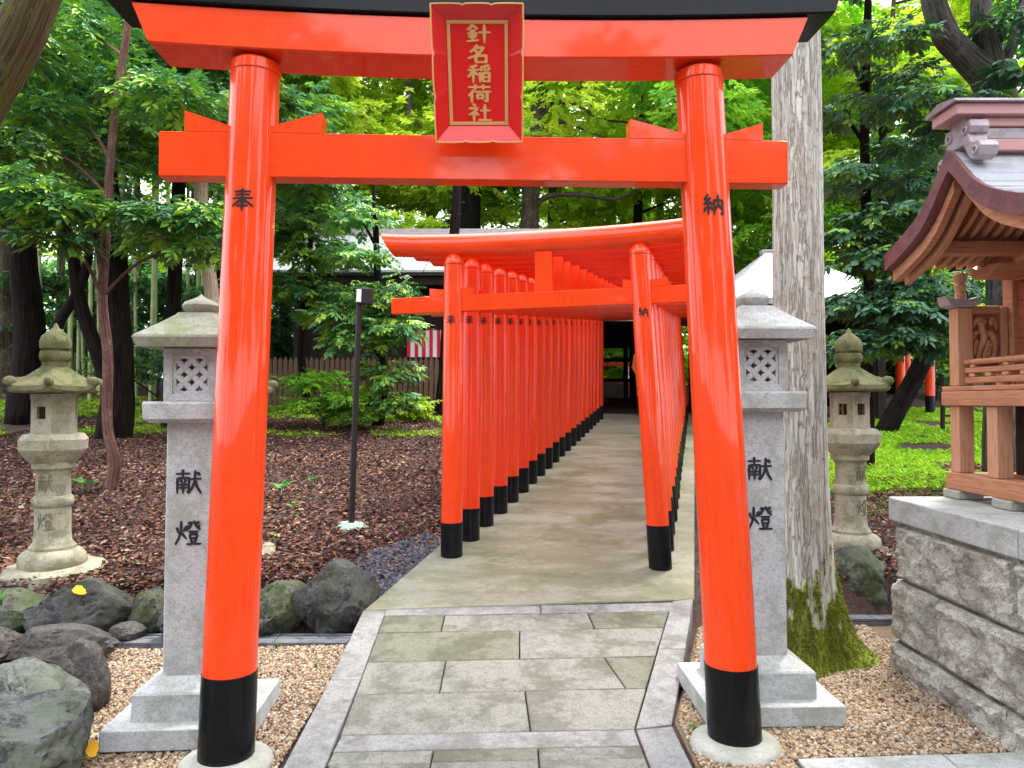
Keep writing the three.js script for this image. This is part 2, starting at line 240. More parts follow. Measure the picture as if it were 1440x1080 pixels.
// ------------------------------------------------------------------ brush lettering as raised strokes on a 100 x 100 field, y down
const KANJI = {
  hari: [[26, 4, 18, 18, 5, 29], [26, 6, 36, 16, 47, 24], [16, 33, 38, 33], [8, 47, 44, 47], [26, 33, 26, 84], [13, 57, 20, 71], [40, 55, 33, 71], [5, 87, 49, 82], [52, 43, 97, 42], [74, 5, 74, 96]],
  na: [[43, 3, 33, 22, 15, 39], [39, 17, 70, 16, 54, 43, 32, 60, 6, 72], [34, 30, 50, 44], [38, 58, 38, 96], [38, 58, 80, 57, 80, 96], [38, 91, 80, 91]],
  ine: [[41, 5, 12, 15], [5, 29, 47, 28], [26, 12, 26, 96], [26, 31, 16, 50, 4, 66], [28, 38, 45, 55], [91, 5, 55, 14], [56, 22, 62, 34], [72, 20, 76, 32], [93, 18, 84, 33], [54, 42, 54, 94], [66, 44, 66, 92], [66, 44, 92, 44, 92, 92], [66, 66, 92, 66], [66, 88, 92, 88]],
  ni: [[6, 16, 94, 15], [34, 3, 34, 28], [66, 3, 66, 28], [27, 31, 17, 48, 5, 62], [18, 49, 18, 98], [33, 41, 97, 40], [42, 54, 42, 80], [42, 55, 64, 55, 64, 80], [42, 76, 64, 76], [82, 40, 82, 93, 70, 87]],
  yashiro: [[24, 3, 33, 15], [7, 27, 42, 26, 28, 46, 6, 63], [26, 45, 26, 98], [30, 49, 45, 63], [54, 39, 93, 38], [72, 7, 72, 90], [45, 91, 99, 91]],
  hou: [[16, 14, 84, 13], [20, 28, 80, 27], [8, 43, 93, 42], [50, 3, 50, 43], [47, 42, 32, 60, 6, 77], [54, 42, 70, 60, 96, 77], [33, 61, 67, 60], [27, 77, 73, 76], [50, 52, 50, 99]],
  nou: [[28, 3, 12, 24, 27, 30], [37, 17, 9, 46, 39, 44], [33, 35, 43, 51], [26, 46, 26, 96], [14, 60, 7, 81], [36, 58, 43, 75], [52, 28, 52, 96], [52, 29, 93, 28, 93, 93, 84, 87], [72, 5, 72, 44, 57, 73], [72, 45, 85, 67]],
  ken: [[5, 18, 55, 17], [30, 3, 30, 33], [9, 34, 9, 94], [9, 35, 53, 34, 53, 92, 46, 86], [21, 41, 26, 53], [41, 41, 36, 53], [15, 61, 47, 60], [17, 73, 45, 72], [31, 54, 31, 94], [57, 39, 99, 37], [77, 6, 75, 48, 66, 72, 52, 94], [76, 42, 85, 70, 100, 94], [86, 13, 96, 24]],
  tou: [[9, 30, 16, 51], [45, 25, 34, 45], [26, 5, 25, 44, 16, 72, 4, 94], [27, 50, 46, 73], [52, 12, 67, 10, 58, 28, 44, 42], [49, 23, 59, 33], [93, 6, 82, 18], [74, 4, 84, 24, 99, 38], [85, 29, 97, 21], [56, 45, 90, 44], [60, 54, 60, 71], [60, 55, 86, 54, 86, 71], [60, 70, 86, 70], [64, 76, 69, 89], [83, 75, 76, 89], [48, 93, 100, 92]],
};
// place(u, v, h): u, v in metres from the centre, h height above the surface
function glyph(key, size, place, weight = 8, lift = 0.0016) {
  const pos = [], idx = [];
  KANJI[key].forEach((st, si) => {
    const pts = []; for (let i = 0; i < st.length; i += 2) pts.push([st[i], st[i + 1]]);
    const path = [], K = 5; pts.slice(1).forEach((b, i) => { const a = pts[i]; for (let k = i ? 1 : 0; k <= K; k++) path.push([lerp(a[0], b[0], k / K), lerp(a[1], b[1], k / K)]); });
    const L = path.length - 1, flat = pts.length === 2 && Math.abs(pts[1][1] - pts[0][1]) < 6, h = lift + si * 0.00012, base = pos.length / 3;
    path.forEach((p, i) => {
      const a = path[Math.max(0, i - 1)], b = path[Math.min(L, i + 1)], dx = b[0] - a[0], dy = b[1] - a[1], l = Math.hypot(dx, dy) || 1, t = i / L;
      const w = weight * 0.5 * (flat ? 0.72 + 0.4 * Math.pow(Math.abs(t - 0.5) * 2, 3) : pts.length > 2 ? 1.05 - 0.25 * t : 1.15 - 0.45 * t) * (i === 0 || i === L ? 0.55 : 1);
      const ex = i === 0 ? -w * 0.6 : i === L ? w * 0.6 : 0, X = p[0] + (dx / l) * ex, Y = p[1] + (dy / l) * ex;
      for (const [s, hh] of [[1, 0], [1, h], [-1, h], [-1, 0]]) { const u = ((X + (-dy / l) * w * s) / 100 - 0.5) * size, v = (0.5 - (Y + (dx / l) * w * s) / 100) * size, q = place(u, v, hh); pos.push(q.x, q.y, q.z); }
      if (i < L) { const o = base + i * 4; for (let k = 0; k < 3; k++) idx.push(o + k, o + k + 1, o + k + 5, o + k, o + k + 5, o + k + 4); }
    });
    idx.push(base, base + 1, base + 2, base, base + 2, base + 3); const e = base + L * 4; idx.push(e, e + 2, e + 1, e, e + 3, e + 2);
  });
  const g = new THREE.BufferGeometry(); g.setAttribute('position', new THREE.Float32BufferAttribute(pos, 3)); g.setIndex(idx);
  return triUV(toCreasedNormals(g, 0.5));
}
// ------------------------------------------------------------------ ground
const rampY = (x, D) => Math.max(0, D - 3.7) * 0.1;                       // the path climbs 1 in 10
const frontY = (x) => 0.018 * x;
const pathX = (D) => 0.38 + 0.245 * (D - 6.3);                            // centre of the concrete ramp
function groundY(x, z) {
  const D = -z; if (D < 3) return frontY(clamp(x, -6, 6)) - 0.02;
  const off = Math.abs(x - pathX(D)) - 1.17, back = sstep(5.28, 5.5, D), slope = D > 26 ? 2.23 + (D - 26) * 0.02 : 0.1 * (D - 3.7);
  const side = sstep(0.05, 0.7, off), bank = (x < pathX(D) ? 0.11 + 0.06 * sstep(2.5, 6, off) : 0.13) + 0.16 * fbm(x * 0.45, 3.3, z * 0.45, 3) * sstep(0.3, 2, off) + 0.03 * fbm(x * 2.1, 1.3, z * 2.1, 2);
  const hi = slope + lerp(-0.05, bank, side), lo = frontY(clamp(x, -6, 6)) - 0.02;
  return lerp(lo, hi, back);
}
{
  const xs = [], zs = []; for (let x = -60; x <= 60;) { xs.push(x); x += Math.abs(x) < 5 ? 0.14 : Math.abs(x) < 14 ? 0.25 : 3; }
  for (let z = 30; z >= -90;) { zs.push(z); z -= z > -2.5 ? 3 : z > -5.2 ? 0.2 : z > -5.6 ? 0.06 : z > -19 ? 0.2 : z > -28 ? 0.6 : 4; }
  const pos = [], uv = [], idx = []; zs.forEach((z, j) => xs.forEach((x, i) => { pos.push(x, groundY(x, z), z); uv.push(x, z); if (i && j) { const a = j * xs.length + i, b = a - 1, c = a - xs.length, d = c - 1; idx.push(d, b, a, d, a, c); } }));
  const g = new THREE.BufferGeometry(); g.setAttribute('position', new THREE.Float32BufferAttribute(pos, 3)); g.setAttribute('uv', new THREE.Float32BufferAttribute(uv, 2)); g.setIndex(idx); g.computeVertexNormals();
  tag(mesh('ground', g, M.soil), 'dark brown forest soil rising gently behind the rock border', 'ground', null, 'structure');
}
// gravel beds either side of the paving
const bedL = [[-4.6, 1.2], [-1.02, 1.2], [-1.08, 5.02], [-4.6, 5.02]], bedR = [[0.80, 2.6], [1.24, 2.6], [1.24, 3.32], [2.75, 3.36], [2.75, 5.28], [1.30, 5.28], [0.81, 3.75]];
tag(mesh('gravel_bed', slab(bedL, (x) => frontY(x) - 0.006, 0.05), M.gravelBed), 'tan gravel bed between the paving and the left rocks', 'gravel', null, 'structure');
tag(mesh('gravel_bed', slab(bedR, (x) => frontY(x) - 0.004, 0.05), M.gravelBed), 'tan gravel bed between the paving and the shrine base', 'gravel', null, 'structure');
function inside(p, poly) { let c = false; for (let i = 0, j = poly.length - 1; i < poly.length; j = i++) { const a = poly[i], b = poly[j]; if ((a[1] > p[1]) !== (b[1] > p[1]) && p[0] < ((b[0] - a[0]) * (p[1] - a[1])) / (b[1] - a[1]) + a[0]) c = !c; } return c; }
function scatter(name, geo, mat, count, put, label, category, parent) {
  const im = new THREE.InstancedMesh(geo, mat, count), m = new THREE.Matrix4(), q = new THREE.Quaternion(), e = new THREE.Euler(), s = V(1, 1, 1), p = V(0, 0, 0), c = C(1, 1, 1); let n = 0;
  for (let k = 0; k < count * 3 && n < count; k++) if (put(p, e, s, c, n) !== false) { q.setFromEuler(e); im.setMatrixAt(n, m.compose(p, q, s)); im.setColorAt(n, c); n++; }
  im.count = n; im.name = parent ? name : numbered(name); im.castShadow = im.receiveShadow = true; (parent || scene).add(im); im.userData.kind = 'stuff';
  if (!parent) tag(im, label, category, null, 'stuff'); return im;
}
const pebbleGeo = (() => { const r = rng(4), g = mergeVertices(new THREE.IcosahedronGeometry(1, 0).deleteAttribute('uv').deleteAttribute('normal')); const p = g.attributes.position; for (let i = 0; i < p.count; i++) p.setXYZ(i, p.getX(i) * (0.8 + 0.4 * r()), p.getY(i) * (0.5 + 0.3 * r()), p.getZ(i) * (0.75 + 0.4 * r())); return toCreasedNormals(g, 0.5); })();
const tan = [[0.33, 0.23, 0.135], [0.245, 0.155, 0.086], [0.37, 0.28, 0.19], [0.175, 0.105, 0.062], [0.41, 0.355, 0.29], [0.285, 0.185, 0.115], [0.1, 0.068, 0.05], [0.32, 0.245, 0.19]];
function pebbles(name, label, poly, count, lo, hi, yf, cols, seed) {
  const r = rng(seed), xs = poly.map((p) => p[0]), ds = poly.map((p) => p[1]), x0 = Math.min(...xs), x1 = Math.max(...xs), d0 = Math.min(...ds), d1 = Math.max(...ds);
  return scatter(name, pebbleGeo, M.pebble, count, (p, e, s, c) => {
    const x = lerp(x0, x1, r()), D = lerp(d0, d1, r()); if (!inside([x, D], poly)) return false;
    const z = lerp(lo, hi, r() ** 2); p.set(x, yf(x, -D) + z * 0.35 + r() * z * 0.5, -D); e.set(r() * 0.8, r() * 6.3, r() * 0.8); s.setScalar(z);
    const k = cols[Math.floor(r() * cols.length)], v = 0.75 + 0.5 * r(); c.setRGB(k[0] * v, k[1] * v, k[2] * v);
  }, label, 'gravel');
}
pebbles('gravel', 'loose tan pebbles around the left stone lantern and rocks', [[-3.6, 2.9], [-1.03, 2.9], [-1.07, 5.0], [-3.6, 5.0]], 60000, 0.0045, 0.0115, (x) => frontY(x) - 0.004, tan, 21);
pebbles('gravel', 'loose tan pebbles around the right stone lantern and tree roots', [[0.82, 2.9], [1.23, 2.9], [1.23, 3.33], [2.4, 3.37], [2.45, 5.25], [1.31, 5.25], [0.83, 3.75]], 52000, 0.0045, 0.0115, (x) => frontY(x) - 0.002, tan, 22);
pebbles('gravel', 'dark blue grey gravel beside the concrete ramp', [[-1.35, 5.45], [-1.0, 5.35], [-0.62, 6.9], [-0.8, 7.2], [-1.25, 6.3]], 9000, 0.008, 0.02, (x, z) => groundY(x, z) + 0.004, [[0.07, 0.075, 0.1], [0.045, 0.048, 0.065], [0.12, 0.12, 0.15], [0.03, 0.03, 0.04]], 23);

// ------------------------------------------------------------------ concrete ramp, granite paving
{
  const A = [-1.035, 5.235], B = [1.325, 5.46], end = 17.0, t = (p) => [p[0] + 0.245 * (end - p[1]), end];
  tag(mesh('concrete_ramp', slab([A, B, t(B), t(A)], (x, D) => rampY(x, D) - 0.004, 0.16, 0.008), M.concrete), 'weathered olive concrete ramp climbing through the red torii tunnel', 'path', null, 'structure');
  const pave = new THREE.Group(); pave.name = 'stone_paving'; scene.add(pave); tag(pave, 'grey granite paving with pale kerbs under the large torii', 'paving', null, 'structure');
  const g = 0.0035, y = (x, D) => rampY(x, D);
  const stone = (poly, mat, i, name = 'paving_slab', yy = y) => { const r = rng(900 + i), dy = (r() - 0.5) * 0.003, o = r() * 7; const geo = slab(poly, (x, D) => yy(x, D) + dy, 0.16, 0.004, (r() - 0.5) * 0.003); const uv = geo.attributes.uv; for (let k = 0; k < uv.count; k++) uv.setXY(k, uv.getX(k) + o, uv.getY(k) + o * 1.7); return mesh(name, geo, mat, pave); };
  const xr = (D) => lerp(0.60, 1.117, clamp((D - 3.70) / (5.30 - 3.70))), xl = (D) => -0.815 - 0.03 * (D - 3.26), sk = (x, D) => D + 0.045 * x;   // joints run slightly askew
  const quad = (x0a, x1a, d0, d1, x0b = x0a, x1b = x1a) => [[x0a + g, sk(x0a, d0) + g], [x1a - g, sk(x1a, d0) + g], [x1b - g, sk(x1b, d1) - g], [x0b + g, sk(x0b, d1) - g]];
  let i = 0; const mats = [M.paving, M.pavingB, M.pavingC];
  const row = (d0, d1, cuts, ms) => { const xs = (d) => xr(d + 0.045 * xr(d)), a = [xl(d0), ...cuts.map((c) => c[0]), xs(d0)], b = [xl(d1), ...cuts.map((c) => c[1] ?? c[0]), xs(d1)]; for (let k = 0; k < a.length - 1; k++) stone(quad(a[k], a[k + 1], d0, d1, b[k], b[k + 1]), mats[ms[k]], i++); };
  row(4.88, 5.155, [[-0.46], [0.54, 0.52]], [2, 1, 2]);
  row(4.46, 4.88, [[0.045, 0.05]], [2, 1]);
  row(4.07, 4.46, [[-0.39], [0.62, 0.55]], [1, 1, 2]);
  row(3.66, 4.07, [[0.09, 0.07]], [1, 1]);
  const fr = (d0, d1, cuts, ms) => { const a = [xl(d0), ...cuts, 0.60]; for (let k = 0; k < a.length - 1; k++) stone(quad(a[k], a[k + 1], d0, d1), mats[ms[k]], i++); };
  fr(3.37, 3.49, [-0.36, 0.12], [1, 2, 1].map((v) => v)); fr(2.95, 3.37, [-0.36, 0.12], [1, 0, 1]); fr(2.5, 2.95, [-0.1], [1, 0]); fr(2.0, 2.5, [-0.45, 0.2], [0, 1, 0]); fr(1.4, 2.0, [0.0], [1, 0]);
  // kerbs
  const K = (poly, yy) => stone(poly, yy ? M.granite : M.kerb, i++, 'kerb_stone', yy);
  K(quad(xl(3.5), 0.60, 3.49, 3.66));
  K([[-0.875 + g, 5.16 - 0.04], [0.2 - g, 5.16 + 0.01], [0.2 - g, 5.30 + 0.01], [-0.875 + g, 5.235]]); K([[0.2 + g, 5.17], [1.13 - g, 5.205], [1.15 - g, 5.37], [0.2 + g, 5.31]]);
  for (const [d0, d1] of [[1.4, 2.3], [2.3, 3.2], [3.2, 4.2], [4.2, 5.22]]) { const ol = (D) => -0.998 - 0.018 * (D - 3.26); K([[ol(d0), d0 + g], [xl(d0) - g, d0 + g], [xl(d1) - g, d1 - g], [ol(d1), d1 - g]]); }
  K([[0.605 + g, 3.70], [0.79, 3.735], [1.06, 4.6 - g], [xr(4.6) + g, 4.6 - g]]); K([[xr(4.6) + g, 4.6 + g], [1.06, 4.6 + g], [1.31, 5.44], [1.155, 5.40], [xr(5.2) + g, 5.2]]);
  for (const [d0, d1] of [[1.4, 2.5], [2.5, 3.69]]) K([[0.605 + g, d0 + g], [0.79, d0 + g], [0.79, d1 - g + (d1 > 3 ? 0.035 : 0)], [0.605 + g, d1 - g]]);
  for (const [x0, x1] of [[1.25, 1.9], [1.9, 2.6]]) K([[x0 + g, 2.95], [x1 - g, 2.9], [x1 - g, 3.30 + 0.03 * (x1 - 0.8)], [x0 + g, 3.30 + 0.03 * (x0 - 0.8)]], (x) => frontY(x) + 0.012);
}
// leaf litter on the forest floor
const curlLeaf = (() => { const p = [0, 0, -0.5, 0.26, 0.05, -0.12, 0.2, 0.09, 0.24, 0, 0.02, 0.5, -0.2, 0.1, 0.22, -0.26, 0.06, -0.12, 0, -0.02, 0], g = new THREE.BufferGeometry(); g.setAttribute('position', new THREE.Float32BufferAttribute(p, 3)); g.setIndex([6, 0, 1, 6, 1, 2, 6, 2, 3, 6, 3, 4, 6, 4, 5, 6, 5, 0]); g.computeVertexNormals(); return g; })();
{
  const r = rng(77), cols = [[0.13, 0.047, 0.036], [0.09, 0.034, 0.032], [0.165, 0.08, 0.055], [0.05, 0.022, 0.022], [0.2, 0.13, 0.095], [0.15, 0.055, 0.046], [0.11, 0.07, 0.046], [0.2, 0.085, 0.036], [0.27, 0.19, 0.14], [0.13, 0.06, 0.045]];
  const put = (xa, xb, d0, d1, size) => (p, e, s, c) => {
    const D = d0 + (d1 - d0) * r() ** 1.5, x = lerp(xa, xb, r()), off = Math.abs(x - pathX(D)) - 1.16; if (off < 0.06 && r() > 0.03) return false;
    if (off < 0) return false;
    p.set(x, groundY(x, -D) + 0.012 + 0.018 * r(), -D); e.set((r() - 0.5) * 1.3, r() * 6.3, (r() - 0.5) * 1.3); const k = size * (0.45 + 1.3 * r() * r() + 0.4 * r()); s.set(k * (0.7 + 0.5 * r()), k, k);
    const q = cols[Math.floor(r() * cols.length)], v = (0.7 + 0.7 * r()) * (0.95 + 0.9 * fbm(x * 1.1, 5.5, D * 1.1, 3)); c.setRGB(q[0] * v, q[1] * v, q[2] * v);
  };
  scatter('leaf_litter', curlLeaf, M.litter, 95000, put(-8.5, 0.5, 5.42, 14.5, 0.038), 'brown and reddish fallen leaves covering the slope behind the rocks', 'leaf litter');
  scatter('leaf_litter', curlLeaf, M.litter, 260, (p, e, s, c) => { const right = r() < 0.6, x = right ? lerp(0.9, 2.25, r()) : lerp(-3.0, -1.1, r()), D = lerp(3.4, 5.2, r()); if (right && x < 0.85 + (D - 3.7) * 0.32) return false; p.set(x, frontY(x) + 0.014, -D); e.set((r() - 0.5) * 0.8, r() * 6.3, (r() - 0.5) * 0.8); s.setScalar(0.014 + 0.035 * r() * r()); const q = cols[Math.floor(r() * cols.length)]; c.setRGB(q[0], q[1], q[2]); }, 'sparse dry leaf bits strewn on the gravel beds', 'leaf litter');
  scatter('leaf_litter', curlLeaf, M.litter, 22000, put(1.4, 7, 5.45, 10.5, 0.038), 'brown fallen leaves around the right mossy stone lantern', 'leaf litter');
}
// low grass and moss where light reaches the floor
const tuft = (() => { const r = rng(8), pos = [], idx = []; for (let k = 0; k < 9; k++) { const a = r() * 6.3, l = 0.6 + 0.6 * r(), o = pos.length / 3, w = 0.13, dx = Math.cos(a), dz = Math.sin(a), bx = dx * 0.15, bz = dz * 0.15; pos.push(bx - dz * w, 0, bz + dx * w, bx + dz * w, 0, bz - dx * w, bx + dx * 0.35 * l, l * 0.55, bz + dz * 0.35 * l, bx + dx * 0.8 * l, l * 0.75, bz + dz * 0.8 * l); idx.push(o, o + 1, o + 2, o + 2, o + 1, o + 3); } const g = new THREE.BufferGeometry(); g.setAttribute('position', new THREE.Float32BufferAttribute(pos, 3)); g.setIndex(idx); g.computeVertexNormals(); return g; })();
function grassPatch(label, count, xa, xb, d0, d1, size, cols, thr, seed) {
  const r = rng(seed);
  scatter('ground_cover', tuft, M.grass, count, (p, e, s, c) => {
    const D = lerp(d0, d1, r()), x = lerp(xa, xb, r()) * (D / d1), off = Math.abs(x - pathX(D)) - 1.25; if (off < 0) return false;
    if (fbm(x * 0.55 + seed, 9.1, D * 0.55, 3) < thr) return false;
    p.set(x, groundY(x, -D) - 0.01, -D); e.set(0, r() * 6.3, 0); s.setScalar(size * (0.5 + r()));
    const q = cols[Math.floor(r() * cols.length)], v = 0.7 + 0.6 * r(); c.setRGB(q[0] * v, q[1] * v, q[2] * v);
  }, label, 'ground cover');
}
const limes = [[0.34, 0.62, 0.014], [0.44, 0.66, 0.025], [0.22, 0.5, 0.016]], olives = [[0.2, 0.24, 0.04], [0.12, 0.2, 0.03], [0.26, 0.26, 0.07]];
grassPatch('bright green moss and low grass behind the right mossy lantern', 26000, 2.2, 13, 8.4, 17, 0.06, limes, -0.12, 31);
grassPatch('yellow green low grass at the far side of the leaf slope', 17000, -15, -1.2, 12.4, 19, 0.075, [...olives, limes[0], limes[1]], -0.02, 32);
grassPatch('sparse moss between fallen leaves beside the right rocks', 5000, 3.0, 9, 6.2, 9, 0.035, olives, 0.0, 33);
// ------------------------------------------------------------------ torii gates
const circle = (cx, cy, cz, r, n = 44) => Array.from({ length: n }, (_, i) => { const a = -(i / n) * Math.PI * 2; return V(cx + Math.cos(a) * r, cy, cz + Math.sin(a) * r); });
function leanPost(x0, x1, H, ya, yb, ra, rb, extra = 0, n = 44) { const at = (y) => circle(lerp(x0, x1, y / H), y, 0, lerp(ra, rb, y / H) + extra, n); const g = loft([at(ya), at(lerp(ya, yb, 0.33)), at(lerp(ya, yb, 0.67)), at(yb)], 0.6), p = g.attributes.position, uv = g.attributes.uv; for (let i = 0; i < p.count; i++) { const y = p.getY(i), cx = lerp(x0, x1, y / H); uv.setXY(i, Math.atan2(p.getX(i) - cx, p.getZ(i)) * ra + x0, y); } return g; }
function onPost(x0, x1, H, y, ra, rb) { const r = lerp(ra, rb, y / H); return (u, v, h) => { const a = u / r, cx = lerp(x0, x1, (y + v) / H); return V(cx + Math.sin(a) * (r + h), y + v, Math.cos(a) * (r + h)); }; }
function beam(x0, x1, sec, bend = 0, slant = 0, n = 18) {   // sec: [[z, y]...]; ends lean outwards with height
  const ys = sec.map((s) => s[1]), lo = Math.min(...ys), hi = Math.max(...ys), mid = (x0 + x1) / 2, half = (x1 - x0) / 2;
  return loft(Array.from({ length: n + 1 }, (_, i) => { const t = (i / n) * 2 - 1; return sec.map(([z, y]) => { const x = mid + t * (half + slant * ((y - lo) / (hi - lo || 1))); return V(x, y + bend * (x - mid) ** 2, z); }); }), 0.45);
}
const rect = (z0, z1, y0, y1, c = 0.006) => [[z0 + c, y0], [z1 - c, y0], [z1, y0 + c], [z1, y1 - c], [z1 - c, y1], [z0 + c, y1], [z0, y1 - c], [z0, y0 + c]];
const wedge = (x0, x1, y0, yl, yr, z) => loft([[-z, 0], [z, 0]].map(([zz]) => [V(x0, y0, zz), V(x1, y0, zz), V(x1, yr, zz), V(x0, yl, zz)]), 0.3);
{
  const g = thing('torii_gate', 'large glossy vermilion torii gate with black feet and black top lintel', 'torii gate', [-0.1245, 0, -3.42], 0.0434);
  const H = 3.14;
  for (const [x0, x1, gy, key, s] of [[-1.1525, -1.046, -0.016, 'hou', -1], [1.1525, 1.0, 0.022, 'nou', 1]]) {
    const p = mesh('pillar', leanPost(x0, x1, H, 0.395, 3.09, 0.119, 0.108), M.red, g);
    mesh('black_sleeve', leanPost(x0, x1, H, gy + 0.012, 0.398, 0.119, 0.108, 0.0025), M.black, p);
    mesh('cap_ring', loft([circle(x1, 3.085, 0, 0.1095), circle(x1, 3.089, 0, 0.1125), circle(x1, 3.13, 0, 0.1125), circle(x1, 3.139, 0, 0.105)], 0.4), M.red, p);
    const y = 2.49, at = onPost(x0, x1, H, y, 0.119, 0.108); mesh('inscription', glyph(key, 0.1, at, 12.5), M.ink, p);
    mesh('foundation_stone', T(lathe([[0, -0.06], [0.2, -0.06], [0.205, 0.0], [0.196, 0.022], [0.17, 0.038], [0.13, 0.045], [0, 0.045]], 40), x0, gy, 0), M.baseStone, g);
  }
  mesh('lower_lintel', beam(-1.475, 1.395, rect(-0.125, 0.125, 3.138, 3.314), 0.018, 0.075), M.redBeam, g);
  mesh('top_lintel', beam(-1.665, 1.585, [[-0.138, 3.318], [0.138, 3.318], [0.142, 3.325], [0.142, 3.46], [0.13, 3.475], [0, 3.53], [-0.13, 3.475], [-0.142, 3.46], [-0.142, 3.325]], 0.018, 0.07), M.black, g);
  mesh('tie_beam', beam(-1.455, 1.4, rect(-0.05, 0.05, 2.608, 2.81, 0.004), 0, 0, 6), M.redBeam, g);
  const pl = (y) => lerp(-1.1525, -1.046, y / H), pr = (y) => lerp(1.1525, 1.0, y / H);
  for (const [a, b, l, r] of [[-1.345, pl(2.85) - 0.09, 2.905, 2.84], [pl(2.85) + 0.09, -0.735, 2.84, 2.905], [0.665, pr(2.85) - 0.09, 2.9, 2.835], [pr(2.85) + 0.09, 1.285, 2.835, 2.89]]) mesh('wedge', wedge(a, b, 2.811, l, r, 0.048), M.red, g);
  mesh('strut', box(0.16, 0.325, 0.09, 0.006, -0.03, 2.974, 0), M.red, g);
}
{ // name plaque leaning out under the lintel
  const p = thing('shrine_plaque', 'red lacquered name plaque with gold characters hung on the large torii', 'plaque', [-0.146, 2.768, -3.315], 0.03); p.rotation.x = 0.47; 
  const w = 0.19, h = 0.546, iw = 0.13, y0 = 0.066, y1 = 0.487;
  mesh('panel', box(iw * 2 + 0.01, y1 - y0 + 0.01, 0.03, 0.003, 0, (y0 + y1) / 2, -0.015), M.redPlaque, p);
  const side = (ia, ib, oa, ob) => { // bevelled board rising from inner edge to scalloped outer edge
    const n = 50, top = [];
    const rings = [];
    for (let i = 0; i <= n; i++) { const t = i / n; const notch = Math.max(0, 1 - Math.abs(t - 0.34) / 0.03) + Math.max(0, 1 - Math.abs(t - 0.66) / 0.03), I = ia.clone().lerp(ib, t), O = oa.clone().lerp(ob, t); const sc = -0.0055 * notch + 0.0012 * Math.sin(t * Math.PI * 3) ** 2; const d = O.clone().sub(I); const L = Math.hypot(d.x, d.y); O.x += (d.x / L) * sc; O.y += (d.y / L) * sc; rings.push([I, O, O.clone().add(V(0, 0, -0.02)), I.clone().add(V(0, 0, -0.03))]); top.push(O.clone().add(V(0, 0, 0.001))); }
    return [loft(rings, 0.5), tube(top, [0.0035, 0.0035], 6, 0, 1, 1)];
  };
  const I = [V(-iw, y0, 0), V(iw, y0, 0), V(iw, y1, 0), V(-iw, y1, 0)], O = [V(-w, 0, 0.045), V(w, 0, 0.045), V(w, h, 0.045), V(-w, h, 0.045)];
  for (let k = 0; k < 4; k++) { const [a, b] = side(I[k], I[(k + 1) % 4], O[k], O[(k + 1) % 4]); const f = mesh('frame_board', a, M.redPlaque, p); mesh('gold_edge', b, M.gold, f); }
  const bw = 0.014; for (const [cx, cy, a, b] of [[0, y0 + 0.008, iw * 2, bw], [0, y1 - 0.008, iw * 2, bw], [-iw + 0.008, (y0 + y1) / 2, bw, y1 - y0 - 0.032], [iw - 0.008, (y0 + y1) / 2, bw, y1 - y0 - 0.032]]) mesh('gold_border', box(a, b, 0.004, 0.001, cx, cy, 0.0025), M.gold, p);
  ['hari', 'na', 'ine', 'ni', 'yashiro'].forEach((k, i) => mesh('character', glyph(k, 0.076, (u, v, hh) => V(u * 1.38 + 0.004, 0.433 - i * 0.0785 + v, hh + 0.0005), 13.5, 0.003), M.gold, p));
}
